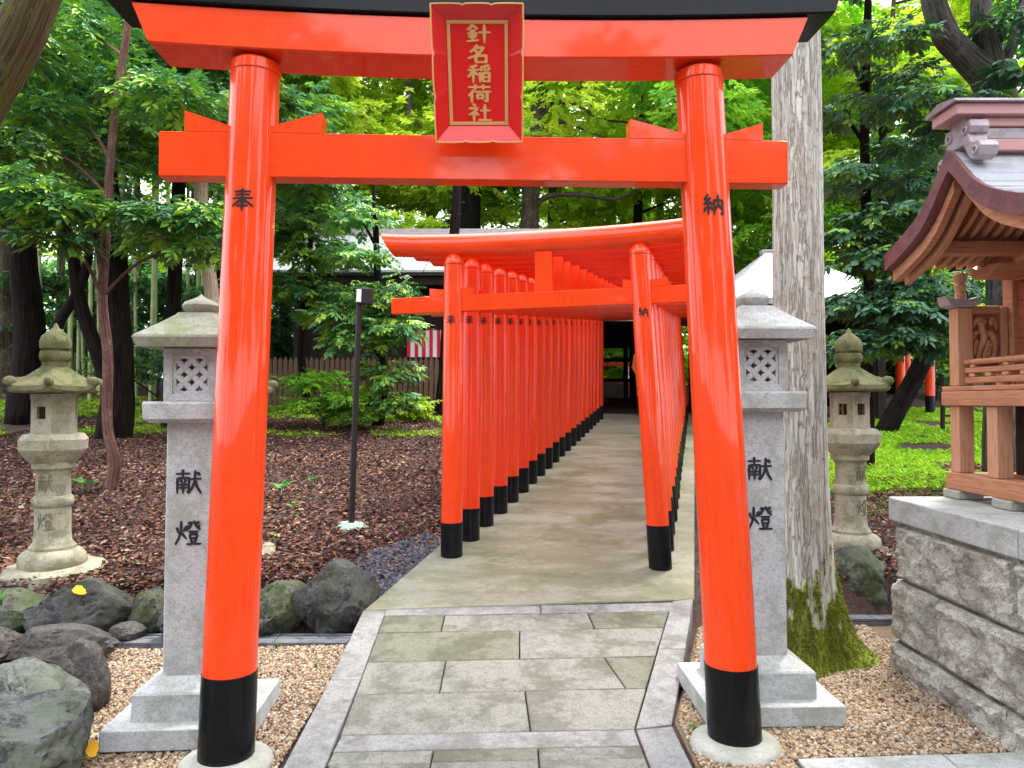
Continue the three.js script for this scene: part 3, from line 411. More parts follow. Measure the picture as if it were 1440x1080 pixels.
{ // tunnel of small gates
  const make = () => {
    const g = thing('small_torii', 'foremost small vermilion torii with black feet at the tunnel mouth', 'torii gate', [0, 0, 0], -0.19, 'small torii gates forming the tunnel');
    const H = 2.62, s = 0.884;
    for (const [x0, x1, key] of [[-s, -s + 0.065, 'hou'], [s, s - 0.115, 'nou']]) {
      const p = mesh('post', merge([leanPost(x0, x1, H, 0.315, 2.56, 0.093, 0.086, 0, 28), T(new THREE.SphereGeometry(0.0862, 24, 10, 0, Math.PI * 2, 0, Math.PI / 2), lerp(x0, x1, 2.558 / H), 2.558, 0)]), M.red, g);
      mesh('black_sleeve', leanPost(x0, x1, H, -0.03, 0.318, 0.093, 0.086, 0.002, 28), M.black, p);
      mesh('groove_ring', T(new THREE.TorusGeometry(0.0862, 0.0022, 6, 28).rotateX(Math.PI / 2), lerp(x0, x1, 2.545 / H), 2.545, 0), M.ink, p);
      mesh('inscription', glyph(key, 0.085, onPost(x0, x1, H, 2.06, 0.093, 0.086), 11), M.ink, p);
    }
    const n = 26, sec = 20, half = 1.43; // round top log with upswept ends
    mesh('top_log', loft(Array.from({ length: n + 1 }, (_, i) => { const t = (i / n) * 2 - 1; return Array.from({ length: sec }, (_, k) => { const a = (k / sec) * Math.PI * 2, yy = Math.cos(a) * 0.105, x = t * (half + 0.06 * (yy / 0.105)); return V(x, 2.705 + yy + 0.055 * Math.abs(t) ** 2.4, -0.035 + Math.sin(a) * 0.105); }); }), 0.6), M.red, g);
    mesh('tie_beam', beam(-1.385, 1.385, rect(-0.04, 0.04, 2.135, 2.275, 0.004), 0, 0, 4), M.red, g);
    for (const [a, b, l, r] of [[-1.035, -s + 0.055 - 0.07, 2.345, 2.33], [-s + 0.055 + 0.07, -0.66, 2.33, 2.345], [0.63, s - 0.095 - 0.07, 2.345, 2.33], [s - 0.095 + 0.07, 1.0, 2.33, 2.345]]) mesh('wedge', wedge(a, b, 2.276, l, r, 0.038), M.red, g);
    mesh('strut', box(0.145, 0.34, 0.07, 0.004, -0.03, 2.446, 0), M.red, g);
    return g;
  };
  const first = make(), r = rng(5), n = 20;
  for (let i = 0; i < n; i++) {
    const D = 6.315 + 0.5 * i, pos = [0.346 + 0.125 * i + (i ? (r() - 0.5) * 0.012 : 0), rampY(0, D) - 0.002, -D];
    if (!i) { first.position.set(...pos); first.rotation.z = 0.018; } else { const o = dup(first, pos, -0.19 + (r() - 0.5) * 0.02, i === n - 1 ? 'last small vermilion torii of the tunnel before the dark hall' : 'small vermilion torii standing within the tunnel row'); o.rotation.z = 0.018 + (r() - 0.5) * 0.008; const w = M.redWorn[Math.floor(r() * 4)]; o.traverse((q) => { if (q.isMesh && q.material === M.red) q.material = w; }); }
  }
}
// ------------------------------------------------------------------ inscribed granite lanterns beside the gate
{
  const panel = () => { // pierced petal lattice
    const w = 0.178, h = 0.186, s = new THREE.Shape(); s.moveTo(-w / 2, -h / 2); s.lineTo(w / 2, -h / 2); s.lineTo(w / 2, h / 2); s.lineTo(-w / 2, h / 2); s.closePath();
    const star = (x, y, a, clip) => { const q = new THREE.Path(), P = [[0, a], [a, 0], [0, -a], [-a, 0]]; const pts = P.map(([u, v]) => [x + u, y + v]); const f = (u, v) => [clamp(u, -w / 2 + 0.012, w / 2 - 0.012), clamp(v, -h / 2 + 0.01, h / 2 - 0.01)]; q.moveTo(...f(...pts[0])); for (let k = 1; k <= 4; k++) { const [u, v] = pts[k % 4], [u0, v0] = pts[k - 1]; for (let t = 0.25; t <= 1.001; t += 0.25) { const bx = lerp(lerp(u0, x + (u0 + u - 2 * x) * 0.3, t), lerp(x + (u0 + u - 2 * x) * 0.3, u, t), t), by = lerp(lerp(v0, y + (v0 + v - 2 * y) * 0.3, t), lerp(y + (v0 + v - 2 * y) * 0.3, v, t), t); q.lineTo(...f(bx, by)); } } q.closePath(); s.holes.push(q); };
    for (const x of [-0.037, 0.037]) for (const y of [-0.0735, 0, 0.0735]) star(x, y, 0.0225);
    for (const x of [-0.0735, 0, 0.0735]) for (const y of [-0.037, 0.037]) star(x, y, 0.0225);
    return triUV(new THREE.ExtrudeGeometry(s, { depth: 0.03, bevelEnabled: true, bevelSize: 0.002, bevelThickness: 0.003, bevelSegments: 1 }));
  };
  const make = (pos, turn, label, roofMat) => {
    const g = thing('granite_lantern', label, 'stone lantern', pos, turn, 'inscribed granite lanterns flanking the large torii');
    mesh('base_slab', box(0.67, 0.1, 0.63, 0.008, 0, 0.03, 0), M.granite, g);
    mesh('plinth', loft([ring(0.078, sq(0.46)), ring(0.205, sq(0.455)), ring(0.215, sq(0.44)), ring(0.262, sq(0.275))], 0.3), M.granite, g);
    const s = mesh('shaft', loft([ring(0.258, sq(0.252, 0.252, 0.008)), ring(0.9, sq(0.246, 0.246, 0.008)), ring(1.502, sq(0.238, 0.238, 0.008))], 0.3), M.granite, g);
    for (const [k, y] of [['ken', 1.205], ['tou', 0.955]]) mesh('inscription', glyph(k, 0.126, (u, v, h) => V(u - 0.012, y + v, 0.1255 - 0.0055 * (y / 1.5) + h), 10.5, 0.0035), M.inkBlue, s);
    mesh('shelf', loft([ring(1.497, sq(0.36)), ring(1.517, sq(0.405)), ring(1.59, sq(0.412)), ring(1.602, sq(0.40))], 0.3), M.granite, g);
    const f = mesh('fire_box', merge([...[[-1, -1], [-1, 1], [1, -1], [1, 1]].map(([a, b]) => box(0.044, 0.262, 0.044, 0.003, a * 0.111, 1.733, b * 0.111)), box(0.262, 0.036, 0.262, 0.003, 0, 1.621, 0), box(0.262, 0.038, 0.262, 0.003, 0, 1.846, 0)]), M.granite, g);
    for (let k = 0; k < 4; k++) mesh('lattice', panel().clone().translate(0, 1.733, 0.092).rotateY((k * Math.PI) / 2), M.granite, f);
    mesh('roof', loft([ring(1.868, sq(0.42)), ring(1.866, sq(0.455)), ring(1.912, sq(0.485)), ring(1.924, sq(0.475)), ring(1.985, sq(0.31)), ring(2.035, sq(0.19)), ring(2.048, sq(0.17))], 0.3), roofMat, g);
    mesh('finial', lathe([[0, 2.04], [0.06, 2.044], [0.085, 2.068], [0.09, 2.09], [0.078, 2.108], [0.04, 2.124], [0.016, 2.136], [0, 2.152]], 28), roofMat, g);
    return g;
  };
  make([-1.592, 0.0, -3.815], 0.06, 'pale granite lantern with moss on its roof, left of the large torii, beside the rocks', M.graniteMoss);
  make([1.272, 0.052, -3.945], 0.02, 'pale granite lantern with clean white roof in front of the mossy tree trunk', M.granite);
}
// ------------------------------------------------------------------ old stone lanterns on the banks
function oldLantern(pos, turn, h, label, caps, body) {
  const g = thing('old_stone_lantern', label, 'stone lantern', pos, turn, 'old weathered stone lanterns on the banks'), k = h / 1.92; g.scale.set(0.83 * k, k, 0.83 * k);
  const wob = (geo, a, s) => { const p = geo.attributes.position; for (let i = 0; i < p.count; i++) { const x = p.getX(i), y = p.getY(i), z = p.getZ(i), n = fbm(x * 5 + s, y * 5, z * 5, 3) * a; const l = Math.hypot(x, z) || 1; p.setXYZ(i, x + (x / l) * n, y + n * 0.4, z + (z / l) * n); } return geo; };
  mesh('ground_stone', wob(loft([ring(-0.12, ngon(14, 0.46)), ring(0.02, ngon(14, 0.44)), ring(0.055, ngon(14, 0.38))], 0.5), 0.14, 1), body, g);
  mesh('base', wob(lathe([[0.27, 0.04], [0.285, 0.08], [0.275, 0.13], [0.24, 0.165], [0.2, 0.18], [0, 0.18]], 24), 0.03, 4), body, g);
  const sh = mesh('shaft', wob(lathe([[0.195, 0.17], [0.195, 0.2], [0.16, 0.235], [0.15, 0.3], [0.148, 0.5], [0.165, 0.515], [0.172, 0.545], [0.165, 0.575], [0.146, 0.59], [0.142, 0.75], [0.155, 0.785], [0.178, 0.8], [0.178, 0.845]], 28), 0.012, 2), body, g);
  for (const [key, y] of [['ken', 0.69], ['tou', 0.4]]) mesh('inscription', glyph(key, 0.14, (u, v, hh) => V(Math.sin(u / 0.15 - 0.1) * (0.15 + hh), y + v, Math.cos(u / 0.15 - 0.1) * (0.15 + hh)), 6, 0.003), M.carve, sh);
  mesh('platform', wob(loft([ring(0.84, ngon(6, 0.2, 0.25)), ring(0.9, ngon(6, 0.27, 0.25)), ring(0.945, ngon(6, 0.305, 0.25)), ring(1.02, ngon(6, 0.31, 0.25)), ring(1.062, ngon(6, 0.27, 0.25)), ring(1.068, ngon(6, 0.2, 0.25))], 0.4), 0.015, 3), body, g);
  const fb = mesh('fire_box', merge([loft([ring(1.066, ngon(6, 0.205, 0.25)), ring(1.1, ngon(6, 0.205, 0.25))], 0.3), loft([ring(1.33, ngon(6, 0.21, 0.25)), ring(1.37, ngon(6, 0.21, 0.25))], 0.3)]), body, g);
  for (let i = 0; i < 6; i++) { // six wall panels, three of them pierced
    const a = 0.25 + ((i + 0.5) / 6) * Math.PI * 2, W = 0.2, s = new THREE.Shape(); s.moveTo(-W / 2, 0); s.lineTo(W / 2, 0); s.lineTo(W / 2, 0.232); s.lineTo(-W / 2, 0.232); s.closePath();
    if (i % 3 !== 0) { const q = new THREE.Path(), b = 0.043; q.moveTo(-b, 0.08); q.lineTo(b, 0.08); q.lineTo(b, 0.175); q.lineTo(-b, 0.175); q.closePath(); s.holes.push(q); }
    mesh('wall_panel', triUV(new THREE.ExtrudeGeometry(s, { depth: 0.035, bevelEnabled: false }).translate(0, 1.099, 0.14).rotateY(Math.PI / 2 - a)), body, fb);
  }
  const rings = []; for (const [t, y, c] of [[0.62, 1.375, 0], [0.96, 1.378, 0.3], [1, 1.395, 1], [0.985, 1.43, 1.1], [0.82, 1.465, 0.5], [0.6, 1.505, 0.15], [0.38, 1.56, 0], [0.25, 1.592, 0]]) rings.push(Array.from({ length: 48 }, (_, i) => { const a = -(i / 48) * Math.PI * 2, m = ((a - 0.25) % (Math.PI / 3) + Math.PI / 3) % (Math.PI / 3), hx = Math.cos(Math.PI / 6) / Math.cos(m - Math.PI / 6), cr = Math.pow((hx - 0.866) / 0.134, 3); return V(Math.cos(a) * 0.41 * t * hx, y + 0.045 * c * cr, Math.sin(a) * 0.41 * t * hx); }));
  const roof = mesh('roof', wob(loft(rings, 0.7), 0.02, 7), caps, g);
  for (let i = 0; i < 6; i++) { const a = 0.25 + (i / 6) * Math.PI * 2, sp = new THREE.SphereGeometry(0.05, 14, 10).scale(1.25, 0.85, 0.8).rotateY(-a).translate(Math.cos(a) * 0.375, 1.462, Math.sin(a) * 0.375); mesh('corner_scroll', triUV(sp), caps, roof); }
  mesh('finial', wob(lathe([[0, 1.58], [0.105, 1.585], [0.11, 1.62], [0.125, 1.632], [0.135, 1.665], [0.125, 1.7], [0.108, 1.706], [0.13, 1.725], [0.136, 1.77], [0.115, 1.82], [0.06, 1.86], [0.026, 1.885], [0.018, 1.91], [0, 1.925]], 24), 0.008, 5), caps, g);
  return g;
}
oldLantern([-3.55, 0.29, -5.8], 0.15, 1.92, 'old mossy roofed stone lantern alone behind the rock border, beside a slender reddish trunk', M.lanternMoss, M.lanternStone);
oldLantern([-2.3, 0.33, -6.2], 0.4, 1.85, 'old stone lantern mostly hidden behind the left pillar of the large torii', M.lanternMoss, M.lanternStone);
oldLantern([2.8, 0.35, -6.2], 0.5, 1.86, 'old brownish stone lantern standing right of the pale tree trunk', M.lanternMoss, M.lanternStone);
// ------------------------------------------------------------------ rocks
const rocks = [];
function rock(w, h, d, x, y, z, seed, mat, label, turn = 0, sharp = 0.5, group = 'border rocks along the gravel') {
  let g = new THREE.IcosahedronGeometry(1, 12); g.deleteAttribute('uv'); g.deleteAttribute('normal'); g = mergeVertices(g, 1e-4);
  const p = g.attributes.position, r = rng(seed), cuts = Array.from({ length: 13 }, () => { const v = V(r() - 0.5, (r() - 0.5) * 0.9, r() - 0.5).normalize(); return [v, 0.62 + 0.3 * r()]; });
  for (let i = 0; i < p.count; i++) {
    const v = V(p.getX(i), p.getY(i), p.getZ(i)); for (const [n, k] of cuts) { const q = v.dot(n); if (q > k) v.addScaledVector(n, -(q - k) * (0.75 + sharp * 0.25)); }
    const big = fbm(v.x * 1.6 + seed, v.y * 1.6, v.z * 1.6, 3) * 0.3, rid = 1 - Math.abs(fbm(v.x * 3.1 + seed * 2, v.y * 3.1, v.z * 3.1, 4)) * 2; v.multiplyScalar(1 + big * 0.7 + 0.03 * rid - 0.07 * sstep(0.86, 0.98, rid) + 0.012 * fbm(v.x * 9, v.y * 9 + seed, v.z * 9, 2));
    p.setXYZ(i, (v.x * w) / 2 / 0.86, (v.y * h) / 1.5, (v.z * d) / 2 / 0.86);
  }
  const m = mesh('rock', triUV(toCreasedNormals(g, 0.9)), mat); m.position.set(x, y + h * 0.36, z); m.rotation.y = turn; tag(m, label, 'rock', group); rocks.push(m); return m;
}
rock(0.64, 0.42, 0.55, -2.13, -0.05, -3.24, 3, M.rockMoss, 'large grey green lichened boulder at the end of the rock group', 0.3, 0.6);
rock(0.55, 0.34, 0.4, -2.45, -0.05, -3.76, 8, M.rockMoss, 'dark grey cracked rock behind the large lichened boulder', 0.1, 0.8);
rock(0.3, 0.37, 0.28, -2.34, -0.05, -4.02, 12, M.rockBrown, 'upright pointed brown grey rock standing on the gravel', 0.5, 0.9);
rock(0.6, 0.2, 0.32, -2.9, -0.03, -4.78, 15, M.rockBrown, 'low flat brown rock lying before the mossy bank rocks', 0.1, 0.9);
rock(0.36, 0.2, 0.3, -3.3, -0.03, -4.72, 16, M.rockBrown, 'small rounded brown rock touching the low flat rock', 0.6, 0.7);
const bank = [[-4.15, 0.6, 0.34, 0.36], [-3.58, 0.6, 0.31, 0.34], [-3.02, 0.68, 0.36, 0.4], [-2.56, 0.32, 0.33, 0.3], [-2.12, 0.66, 0.34, 0.36], [-1.64, 0.46, 0.34, 0.34]];
const bankLabel = ['mossy bank rock at the outer end of the left border', 'green mossed bank rock below the alone standing old lantern', 'grey bank rock with a yellow leaf on top', 'narrow mossy bank rock next to the grey rock with a leaf', 'bank rock hidden behind the left granite lantern', 'dark bank rock seen right of the left torii pillar'];
bank.forEach(([x, w, h, d], i) => rock(w, h, d, x, -0.03, -5.36, 30 + i * 3, i % 2 ? M.rockBank : M.rockDark, bankLabel[i], 0.2 * i, 0.6));
rock(0.52, 0.43, 0.42, -1.26, 0.0, -5.42, 60, M.rockDark, 'tall dark jagged bank rock beside the dark blue gravel', 0.4, 0.9);
rock(0.2, 0.12, 0.16, -2.62, -0.02, -5.12, 64, M.rockBrown, 'small reddish stone on the drain below the bank rocks', 0.2, 0.6);
rock(0.66, 0.46, 0.5, 2.62, 0.03, -5.66, 38, M.rockBank, 'dark mossy rock below the right old lantern', 0.3, 0.5);
rock(0.6, 0.46, 0.5, 2.02, 0.03, -5.75, 75, M.rockDark, 'dark rock hidden behind the pale tree trunk', 0.9, 0.6);
rock(0.55, 0.46, 0.45, 3.2, 0.03, -5.6, 78, M.rockDark, 'grey rock tucked behind the stone shrine base', 0.1, 0.6);
rock(0.45, 0.32, 0.4, 1.86, 0.06, -6.15, 82, M.rockDark, 'dark rock between the ramp and the pale tree trunk', 0.1, 0.6);
// ------------------------------------------------------------------ drains
function drain(x0, x1, D, label) {
  const g = thing('drain_channel', label, 'drain', [x0, frontY((x0 + x1) / 2) - 0.005, -D], 0, 'drain channels along the rock borders'), n = Math.round((x1 - x0) / 0.5), L = (x1 - x0) / n;
  mesh('channel', box(x1 - x0, 0.1, 0.2, 0.004, (x1 - x0) / 2, -0.02, 0), M.drain, g);
  for (let i = 0; i < n; i++) { const c = mesh('cover', merge([box(L - 0.006, 0.018, 0.028, 0.003, L * (i + 0.5), 0.042, 0.086), box(L - 0.006, 0.018, 0.06, 0.003, L * (i + 0.5), 0.040, 0.035), box(L - 0.006, 0.018, 0.05, 0.003, L * (i + 0.5), 0.039, -0.03), box(L - 0.006, 0.018, 0.03, 0.003, L * (i + 0.5), 0.042, -0.083)]), M.drain, g); }
}
drain(-4.6, -1.1, 5.12, 'grey slotted drain channel in front of the left bank rocks');
drain(1.95, 3.1, 5.33, 'grey slotted drain channel between the tree roots and right rocks');
// ------------------------------------------------------------------ lamp post
{
  const g = thing('lamp_post', 'slim dark metal lamp post on the leaf covered slope', 'lamp post', [-1.5, groundY(-1.5, -7) - 0.01, -7.0]); g.rotation.z = -0.03;
  mesh('pole', merge([T(new THREE.CylinderGeometry(0.027, 0.029, 2.1, 20), 0, 1.05, 0), T(new THREE.CylinderGeometry(0.03, 0.03, 0.02, 20), 0, 2.1, 0)]), M.metalDark, g);
  const h = mesh('lamp_head', box(0.14, 0.15, 0.11, 0.012, 0.055, 2.16, 0), M.metalDark, g); mesh('lamp_glass', box(0.045, 0.12, 0.012, 0.004, 0.008, 2.16, 0.059), M.lampGlass, h);
  mesh('foot_plate', loft([ring(0, ngon(9, 0.16)), ring(0.03, ngon(9, 0.13)), ring(0.045, ngon(9, 0.1))], 0.4), M.plate, g);
}
// ------------------------------------------------------------------ stone base of the small shrine
{
  const g = thing('stone_podium', 'rough hewn granite block base with smooth cap below the wooden shrine', 'stone base', [2.295, 0, -3.4]);
  const core = mesh('core', box(2.3, 0.86, 2.0, 0.004, 1.22, 0.45, -0.02), M.hewn, g);
  const hew = (z0, z1, y0, y1, out, seed) => { // rough left face, clean joints
    const L = z1 - z0, h = y1 - y0, geo = new THREE.BoxGeometry(0.14, h, L, 2, Math.round(h / 0.011), Math.round(L / 0.011)); const p = geo.attributes.position;
    for (let i = 0; i < p.count; i++) { const x = p.getX(i), y = p.getY(i), z = p.getZ(i); if (x > -0.06) continue; const e = Math.min(h / 2 - Math.abs(y), L / 2 - Math.abs(z)), k = sstep(0.004, 0.03, e); const n = fbm(y * 9 + seed, z * 7, seed, 6), r = Math.abs(fbm(y * 6 + seed * 3, z * 4.2, 2, 5)); p.setX(i, x - k * (0.018 + 0.05 * n - 0.06 * r + 0.018) - (1 - k) * 0.0 + 0.012 * (1 - k)); }
    geo.deleteAttribute('uv'); geo.deleteAttribute('normal'); const m = mesh('hewn_block', triUV(toCreasedNormals(mergeVertices(geo, 1e-4), 0.5)), M.hewn, g); m.position.set(0.07 - out, (y0 + y1) / 2, (z0 + z1) / 2);
  };
  const j = 0.006, zb = -1.06;
  [[zb, 0.0], [0.0, 0.98]].forEach(([a, b], i) => hew(a + j, b - j, 0.553, 0.885, 0, 3 + i));
  [[zb - 0.01, -0.62], [-0.62, 0.38], [0.38, 0.98]].forEach(([a, b], i) => hew(a + j, b - j, 0.195, 0.546, 0.02, 13 + i));
  [[zb - 0.02, -0.05], [-0.05, 0.98]].forEach(([a, b], i) => hew(a + j, b - j, -0.1, 0.188, 0.045, 23 + i));
  for (const [a, b] of [[-1.1, 0.05], [0.05, 1.02]]) mesh('cap_stone', box(2.42, 0.14, b - a - 0.005, 0.012, 1.17, 0.963, (a + b) / 2), M.granite, g);
}
// ------------------------------------------------------------------ wooden shrine
{
  const g = thing('wooden_shrine', 'small carved cypress wood shrine with curved copper roof on the stone base', 'shrine', [2.65, 1.033, -3.75]);
  const X = (x) => x - 2.65, Y = (y) => y - 1.033, Z = (D) => -D + 3.75;   // surveyed positions to local
  const bx = (name, x0, x1, y0, y1, d0, d1, mat, par = g, r = 0.006) => mesh(name, box(x1 - x0, y1 - y0, d1 - d0, r, X((x0 + x1) / 2), Y((y0 + y1) / 2), Z((d0 + d1) / 2)), mat, par);
  for (const [x, d] of [[2.65, 4.4], [2.65, 3.95], [2.65, 3.3], [3.3, 4.4], [4.0, 4.4], [4.0, 3.3]]) bx('stone_pad', x - 0.075, x + 0.075, 1.0335, 1.085, d - 0.08, d + 0.08, M.baseStone, g, 0.01);
  bx('sill_beam', 2.59, 2.71, 1.086, 1.185, 3.1, 4.47, M.cypressH); bx('sill_beam', 2.712, 4.1, 1.09, 1.18, 4.34, 4.46, M.cypressH); bx('sill_beam', 2.712, 4.1, 1.09, 1.18, 3.1, 3.22, M.cypressH);
  for (const d of [4.4, 4.06, 3.62, 3.16]) bx('floor_post', 2.605, 2.695, 1.186, 1.575, d - 0.045, d + 0.045, M.cypress);
  for (const x of [3.2, 3.75]) bx('floor_post', x - 0.045, x + 0.045, 1.186, 1.575, 4.355, 4.445, M.cypress);
  bx('under_panel', 2.86, 2.9, 1.186, 1.575, 3.2, 4.25, M.darkWood);
  bx('veranda_beam', 2.585, 2.7, 1.577, 1.66, 3.05, 4.5, M.cypressH); bx('veranda_floor', 2.60, 4.1, 1.662, 1.69, 3.02, 4.52, M.cypressH);
  // railing
  for (const [y, w] of [[1.705, 0.036], [1.765, 0.03]]) bx('rail', 2.63, 2.67, y, y + w, 3.05, 4.34, M.cypressH);
  mesh('rail', tube([V(0, Y(1.828), Z(4.37)), V(0, Y(1.828), Z(3.7)), V(0, Y(1.828), Z(3.02))], [0.017, 0.017], 10), M.cypressH, g);
  for (let k = 0; k < 9; k++) { const d = 4.28 - k * 0.145; bx('railing_block', 2.634, 2.666, 1.742, 1.764, d - 0.028, d + 0.028, M.cypress); if (k % 2 === 0) bx('railing_post', 2.637, 2.663, 1.796, 1.812, d - 0.022, d + 0.022, M.cypress); }
  // side screen with carving at the back of the veranda
  bx('screen_post', 2.605, 2.695, 1.692, 2.15, 4.355, 4.445, M.cypress); bx('screen_post', 2.87, 2.91, 1.692, 2.16, 4.37, 4.43, M.cypress);
  bx('screen_beam', 2.697, 2.868, 2.115, 2.165, 4.375, 4.425, M.cypressH); bx('screen_beam', 2.697, 2.868, 1.77, 1.81, 4.375, 4.425, M.cypressH);
  const pan = bx('carved_panel', 2.697, 2.868, 1.812, 2.113, 4.395, 4.41, M.cypressWall);
  const r = rng(19), strand = (pts, a, b) => mesh('carved_relief', tube(pts.map(([u, v, w]) => V(X(2.697 + u * 0.171), Y(1.812 + v * 0.301), Z(4.392) + (w ?? 0) * 0.02)), [a, b * 1.3, b], 8), M.cypressH, pan);
  strand([[0.25, 0.05], [0.3, 0.3, 0.6], [0.42, 0.55, 1], [0.36, 0.75, 0.6], [0.5, 0.88, 0.4]], 0.012, 0.016); strand([[0.75, 0.06], [0.8, 0.35, 0.5], [0.68, 0.6, 0.9], [0.5, 0.62, 1]], 0.014, 0.017); strand([[0.4, 0.1, 0.4], [0.5, 0.3, 0.8], [0.55, 0.5, 1]], 0.009, 0.013);
  strand([[0.6, 0.1, 0.4], [0.58, 0.28, 0.8], [0.66, 0.45, 1]], 0.008, 0.012); strand([[0.1, 0.75], [0.18, 0.88, 0.6], [0.32, 0.9, 0.7], [0.3, 0.78, 0.5]], 0.01, 0.013); strand([[0.9, 0.7], [0.82, 0.86, 0.6], [0.68, 0.9, 0.8], [0.7, 0.78, 0.6]], 0.01, 0.013);
  strand([[0.1, 0.12], [0.3, 0.07, 0.5], [0.55, 0.1, 0.6], [0.9, 0.07]], 0.012, 0.012); strand([[0.1, 0.5], [0.16, 0.62, 0.4], [0.28, 0.66, 0.5]], 0.009, 0.011); strand([[0.14, 0.2], [0.14, 0.4, 0.5], [0.22, 0.5, 0.6]], 0.009, 0.012);
  const cap = mesh('screen_cap', beam(-0.09, 0.07, [[-0.06, 0], [0.06, 0], [0.045, 0.045], [-0.045, 0.045]], 2, 0.025, 6).translate(0, Y(2.152), Z(4.4)), M.copperTop, g);
  mesh('screen_finial', lathe([[0, 0], [0.03, 0], [0.03, 0.04], [0.022, 0.05], [0.032, 0.065], [0.034, 0.085], [0.022, 0.1], [0.034, 0.115], [0.036, 0.15], [0.03, 0.157], [0, 0.157]], 16).translate(0, Y(2.2), Z(4.4)), M.cypress, g);
  // body
  for (const d of [4.38, 3.35]) bx('corner_post', 2.915, 3.0, 1.692, 2.42, d - 0.045, d + 0.045, M.cypressH);
  for (let k = 0; k < 5; k++) bx('wall_board', 2.94, 2.965, 1.75 + k * 0.11, 1.858 + k * 0.11, 3.397, 4.333, M.cypressWall, g, 0.003);
  bx('wall_beam', 2.92, 2.99, 1.692, 1.748, 3.397, 4.333, M.cypressH); bx('wall_beam', 2.92, 2.99, 2.302, 2.37, 3.397, 4.333, M.cypressH);
  bx('back_wall', 3.002, 3.9, 1.692, 2.4, 4.35, 4.39, M.cypressWall); bx('front_wall', 3.002, 3.9, 1.692, 2.4, 3.34, 3.38, M.cypressWall); bx('side_wall', 3.86, 3.9, 1.692, 2.4, 3.385, 4.345, M.cypressWall);
  // roof profile: distance from the ridge -> height
  const prof = [[0, 2.86], [0.035, 2.83], [0.08, 2.782], [0.14, 2.716], [0.2, 2.658], [0.27, 2.608], [0.34, 2.57], [0.42, 2.536], [0.53, 2.495], [0.65, 2.457]], front = [...prof.slice(0, 9), [0.66, 2.462], [0.8, 2.44], [0.95, 2.428]];
  const hAt = (P, s) => { let i = 0; while (i < P.length - 2 && s > P[i + 1][0]) i++; return lerp(P[i][1], P[i + 1][1], (s - P[i][0]) / (P[i + 1][0] - P[i][0])); };
  const R = 3.744;
  for (const [P, dir] of [[prof, 1], [front, -1]]) {
    const smax = P[P.length - 1][0];
    // copper courses, each lapping the next one down
    const n = dir > 0 ? 9 : 13; for (let k = 0; k < n; k++) {
      const a = (k / n) * smax, b = Math.min(smax, ((k + 1) / n) * smax + 0.012), m = (a + b) / 2, sec = [a, m, b].map((s, q) => [Z(R + dir * s), Y(hAt(P, s)) + 0.004 + q * 0.0055]);
      mesh('roof_course', beam(X(2.2235), X(4.3), [...sec, ...sec.slice().reverse().map(([z, y]) => [z, y - 0.011])], 0, 0, 1), M.copperTop, g);
    }
    const strip = (name, x0, x1, up, dn, mat, s0 = 0) => { // board following the curve
      const rows = P.filter(([s]) => s >= s0).map(([s]) => s), ringAt = (x) => [...rows.map((s) => V(X(x), Y(hAt(P, s) + up * (1 - 0.25 * s)), Z(R + dir * s))), ...rows.slice().reverse().map((s) => V(X(x), Y(hAt(P, s) + dn * (1 - 0.15 * s)), Z(R + dir * s)))];
      return mesh(name, (() => { const a = ringAt(x0), b = ringAt(x1), pos = [], idx = [], m = rows.length; [...a, ...b].forEach((q) => pos.push(q.x, q.y, q.z)); const N = 2 * m; for (let i = 0; i < N; i++) { const i2 = (i + 1) % N; idx.push(i, i2, i2 + N, i, i2 + N, i + N); } for (const o of [0, N]) for (let i = 0; i < m - 1; i++) { const p1 = o + i, p2 = o + i + 1, p3 = o + N - 2 - i, p4 = o + N - 1 - i; o ? idx.push(p1, p2, p3, p1, p3, p4) : idx.push(p1, p3, p2, p1, p4, p3); } const ge = new THREE.BufferGeometry(); ge.setAttribute('position', new THREE.Float32BufferAttribute(pos, 3)); ge.setIndex(idx); return triUV(toCreasedNormals(ge, 0.5)); })(), mat, g);
    };
    strip('verge_edge', 2.2, 2.222, 0.012, -0.095, M.copper); strip('verge_soffit', 2.223, 2.29, -0.012, -0.093, M.copper); strip('roof_deck', 2.292, 4.25, -0.006, -0.045, M.cypressWall);
    strip('barge_board', 2.25, 2.288, -0.102, -0.165, M.cypressH, 0.035); strip('inner_barge_board', 2.32, 2.35, -0.047, -0.185, M.cypress, 0.035);
    for (let k = 0; k < 9; k++) strip('rafter', 2.375 + k * 0.062, 2.403 + k * 0.062, -0.047, -0.085, M.cypress, 0.08);
  }
  // gable: purlins, struts, slatted gable wall
  for (const [d, y, w] of [[3.744, 2.66, 0.07], [4.08, 2.44, 0.075], [3.41, 2.44, 0.075]]) { const p = bx('purlin', 2.36, 3.9, y - w / 2, y + w / 2, d - w / 2, d + w / 2, M.cypressH); bx('purlin_end', 2.352, 2.359, y - w / 2 + 0.005, y + w / 2 - 0.005, d - w / 2 + 0.005, d + w / 2 - 0.005, M.baseStone, p, 0.002); }
  bx('gable_beam', 2.78, 2.86, 2.37, 2.45, 3.3, 4.3, M.cypressH); bx('gable_wall', 2.93, 2.96, 2.372, 2.72, 3.45, 4.03, M.cypressWall);
  for (let k = 0; k < 9; k++) { const d = 3.44 + k * 0.072, hh = hAt(prof, Math.abs(d - R)) - 0.12; if (hh > 2.48) { const m = mesh('gable_slat', box(0.022, (hh - 2.45) * 0.95, 0.026, 0.003, X(2.83), Y((2.45 + hh) / 2), Z(d)), M.cypress, g); } }
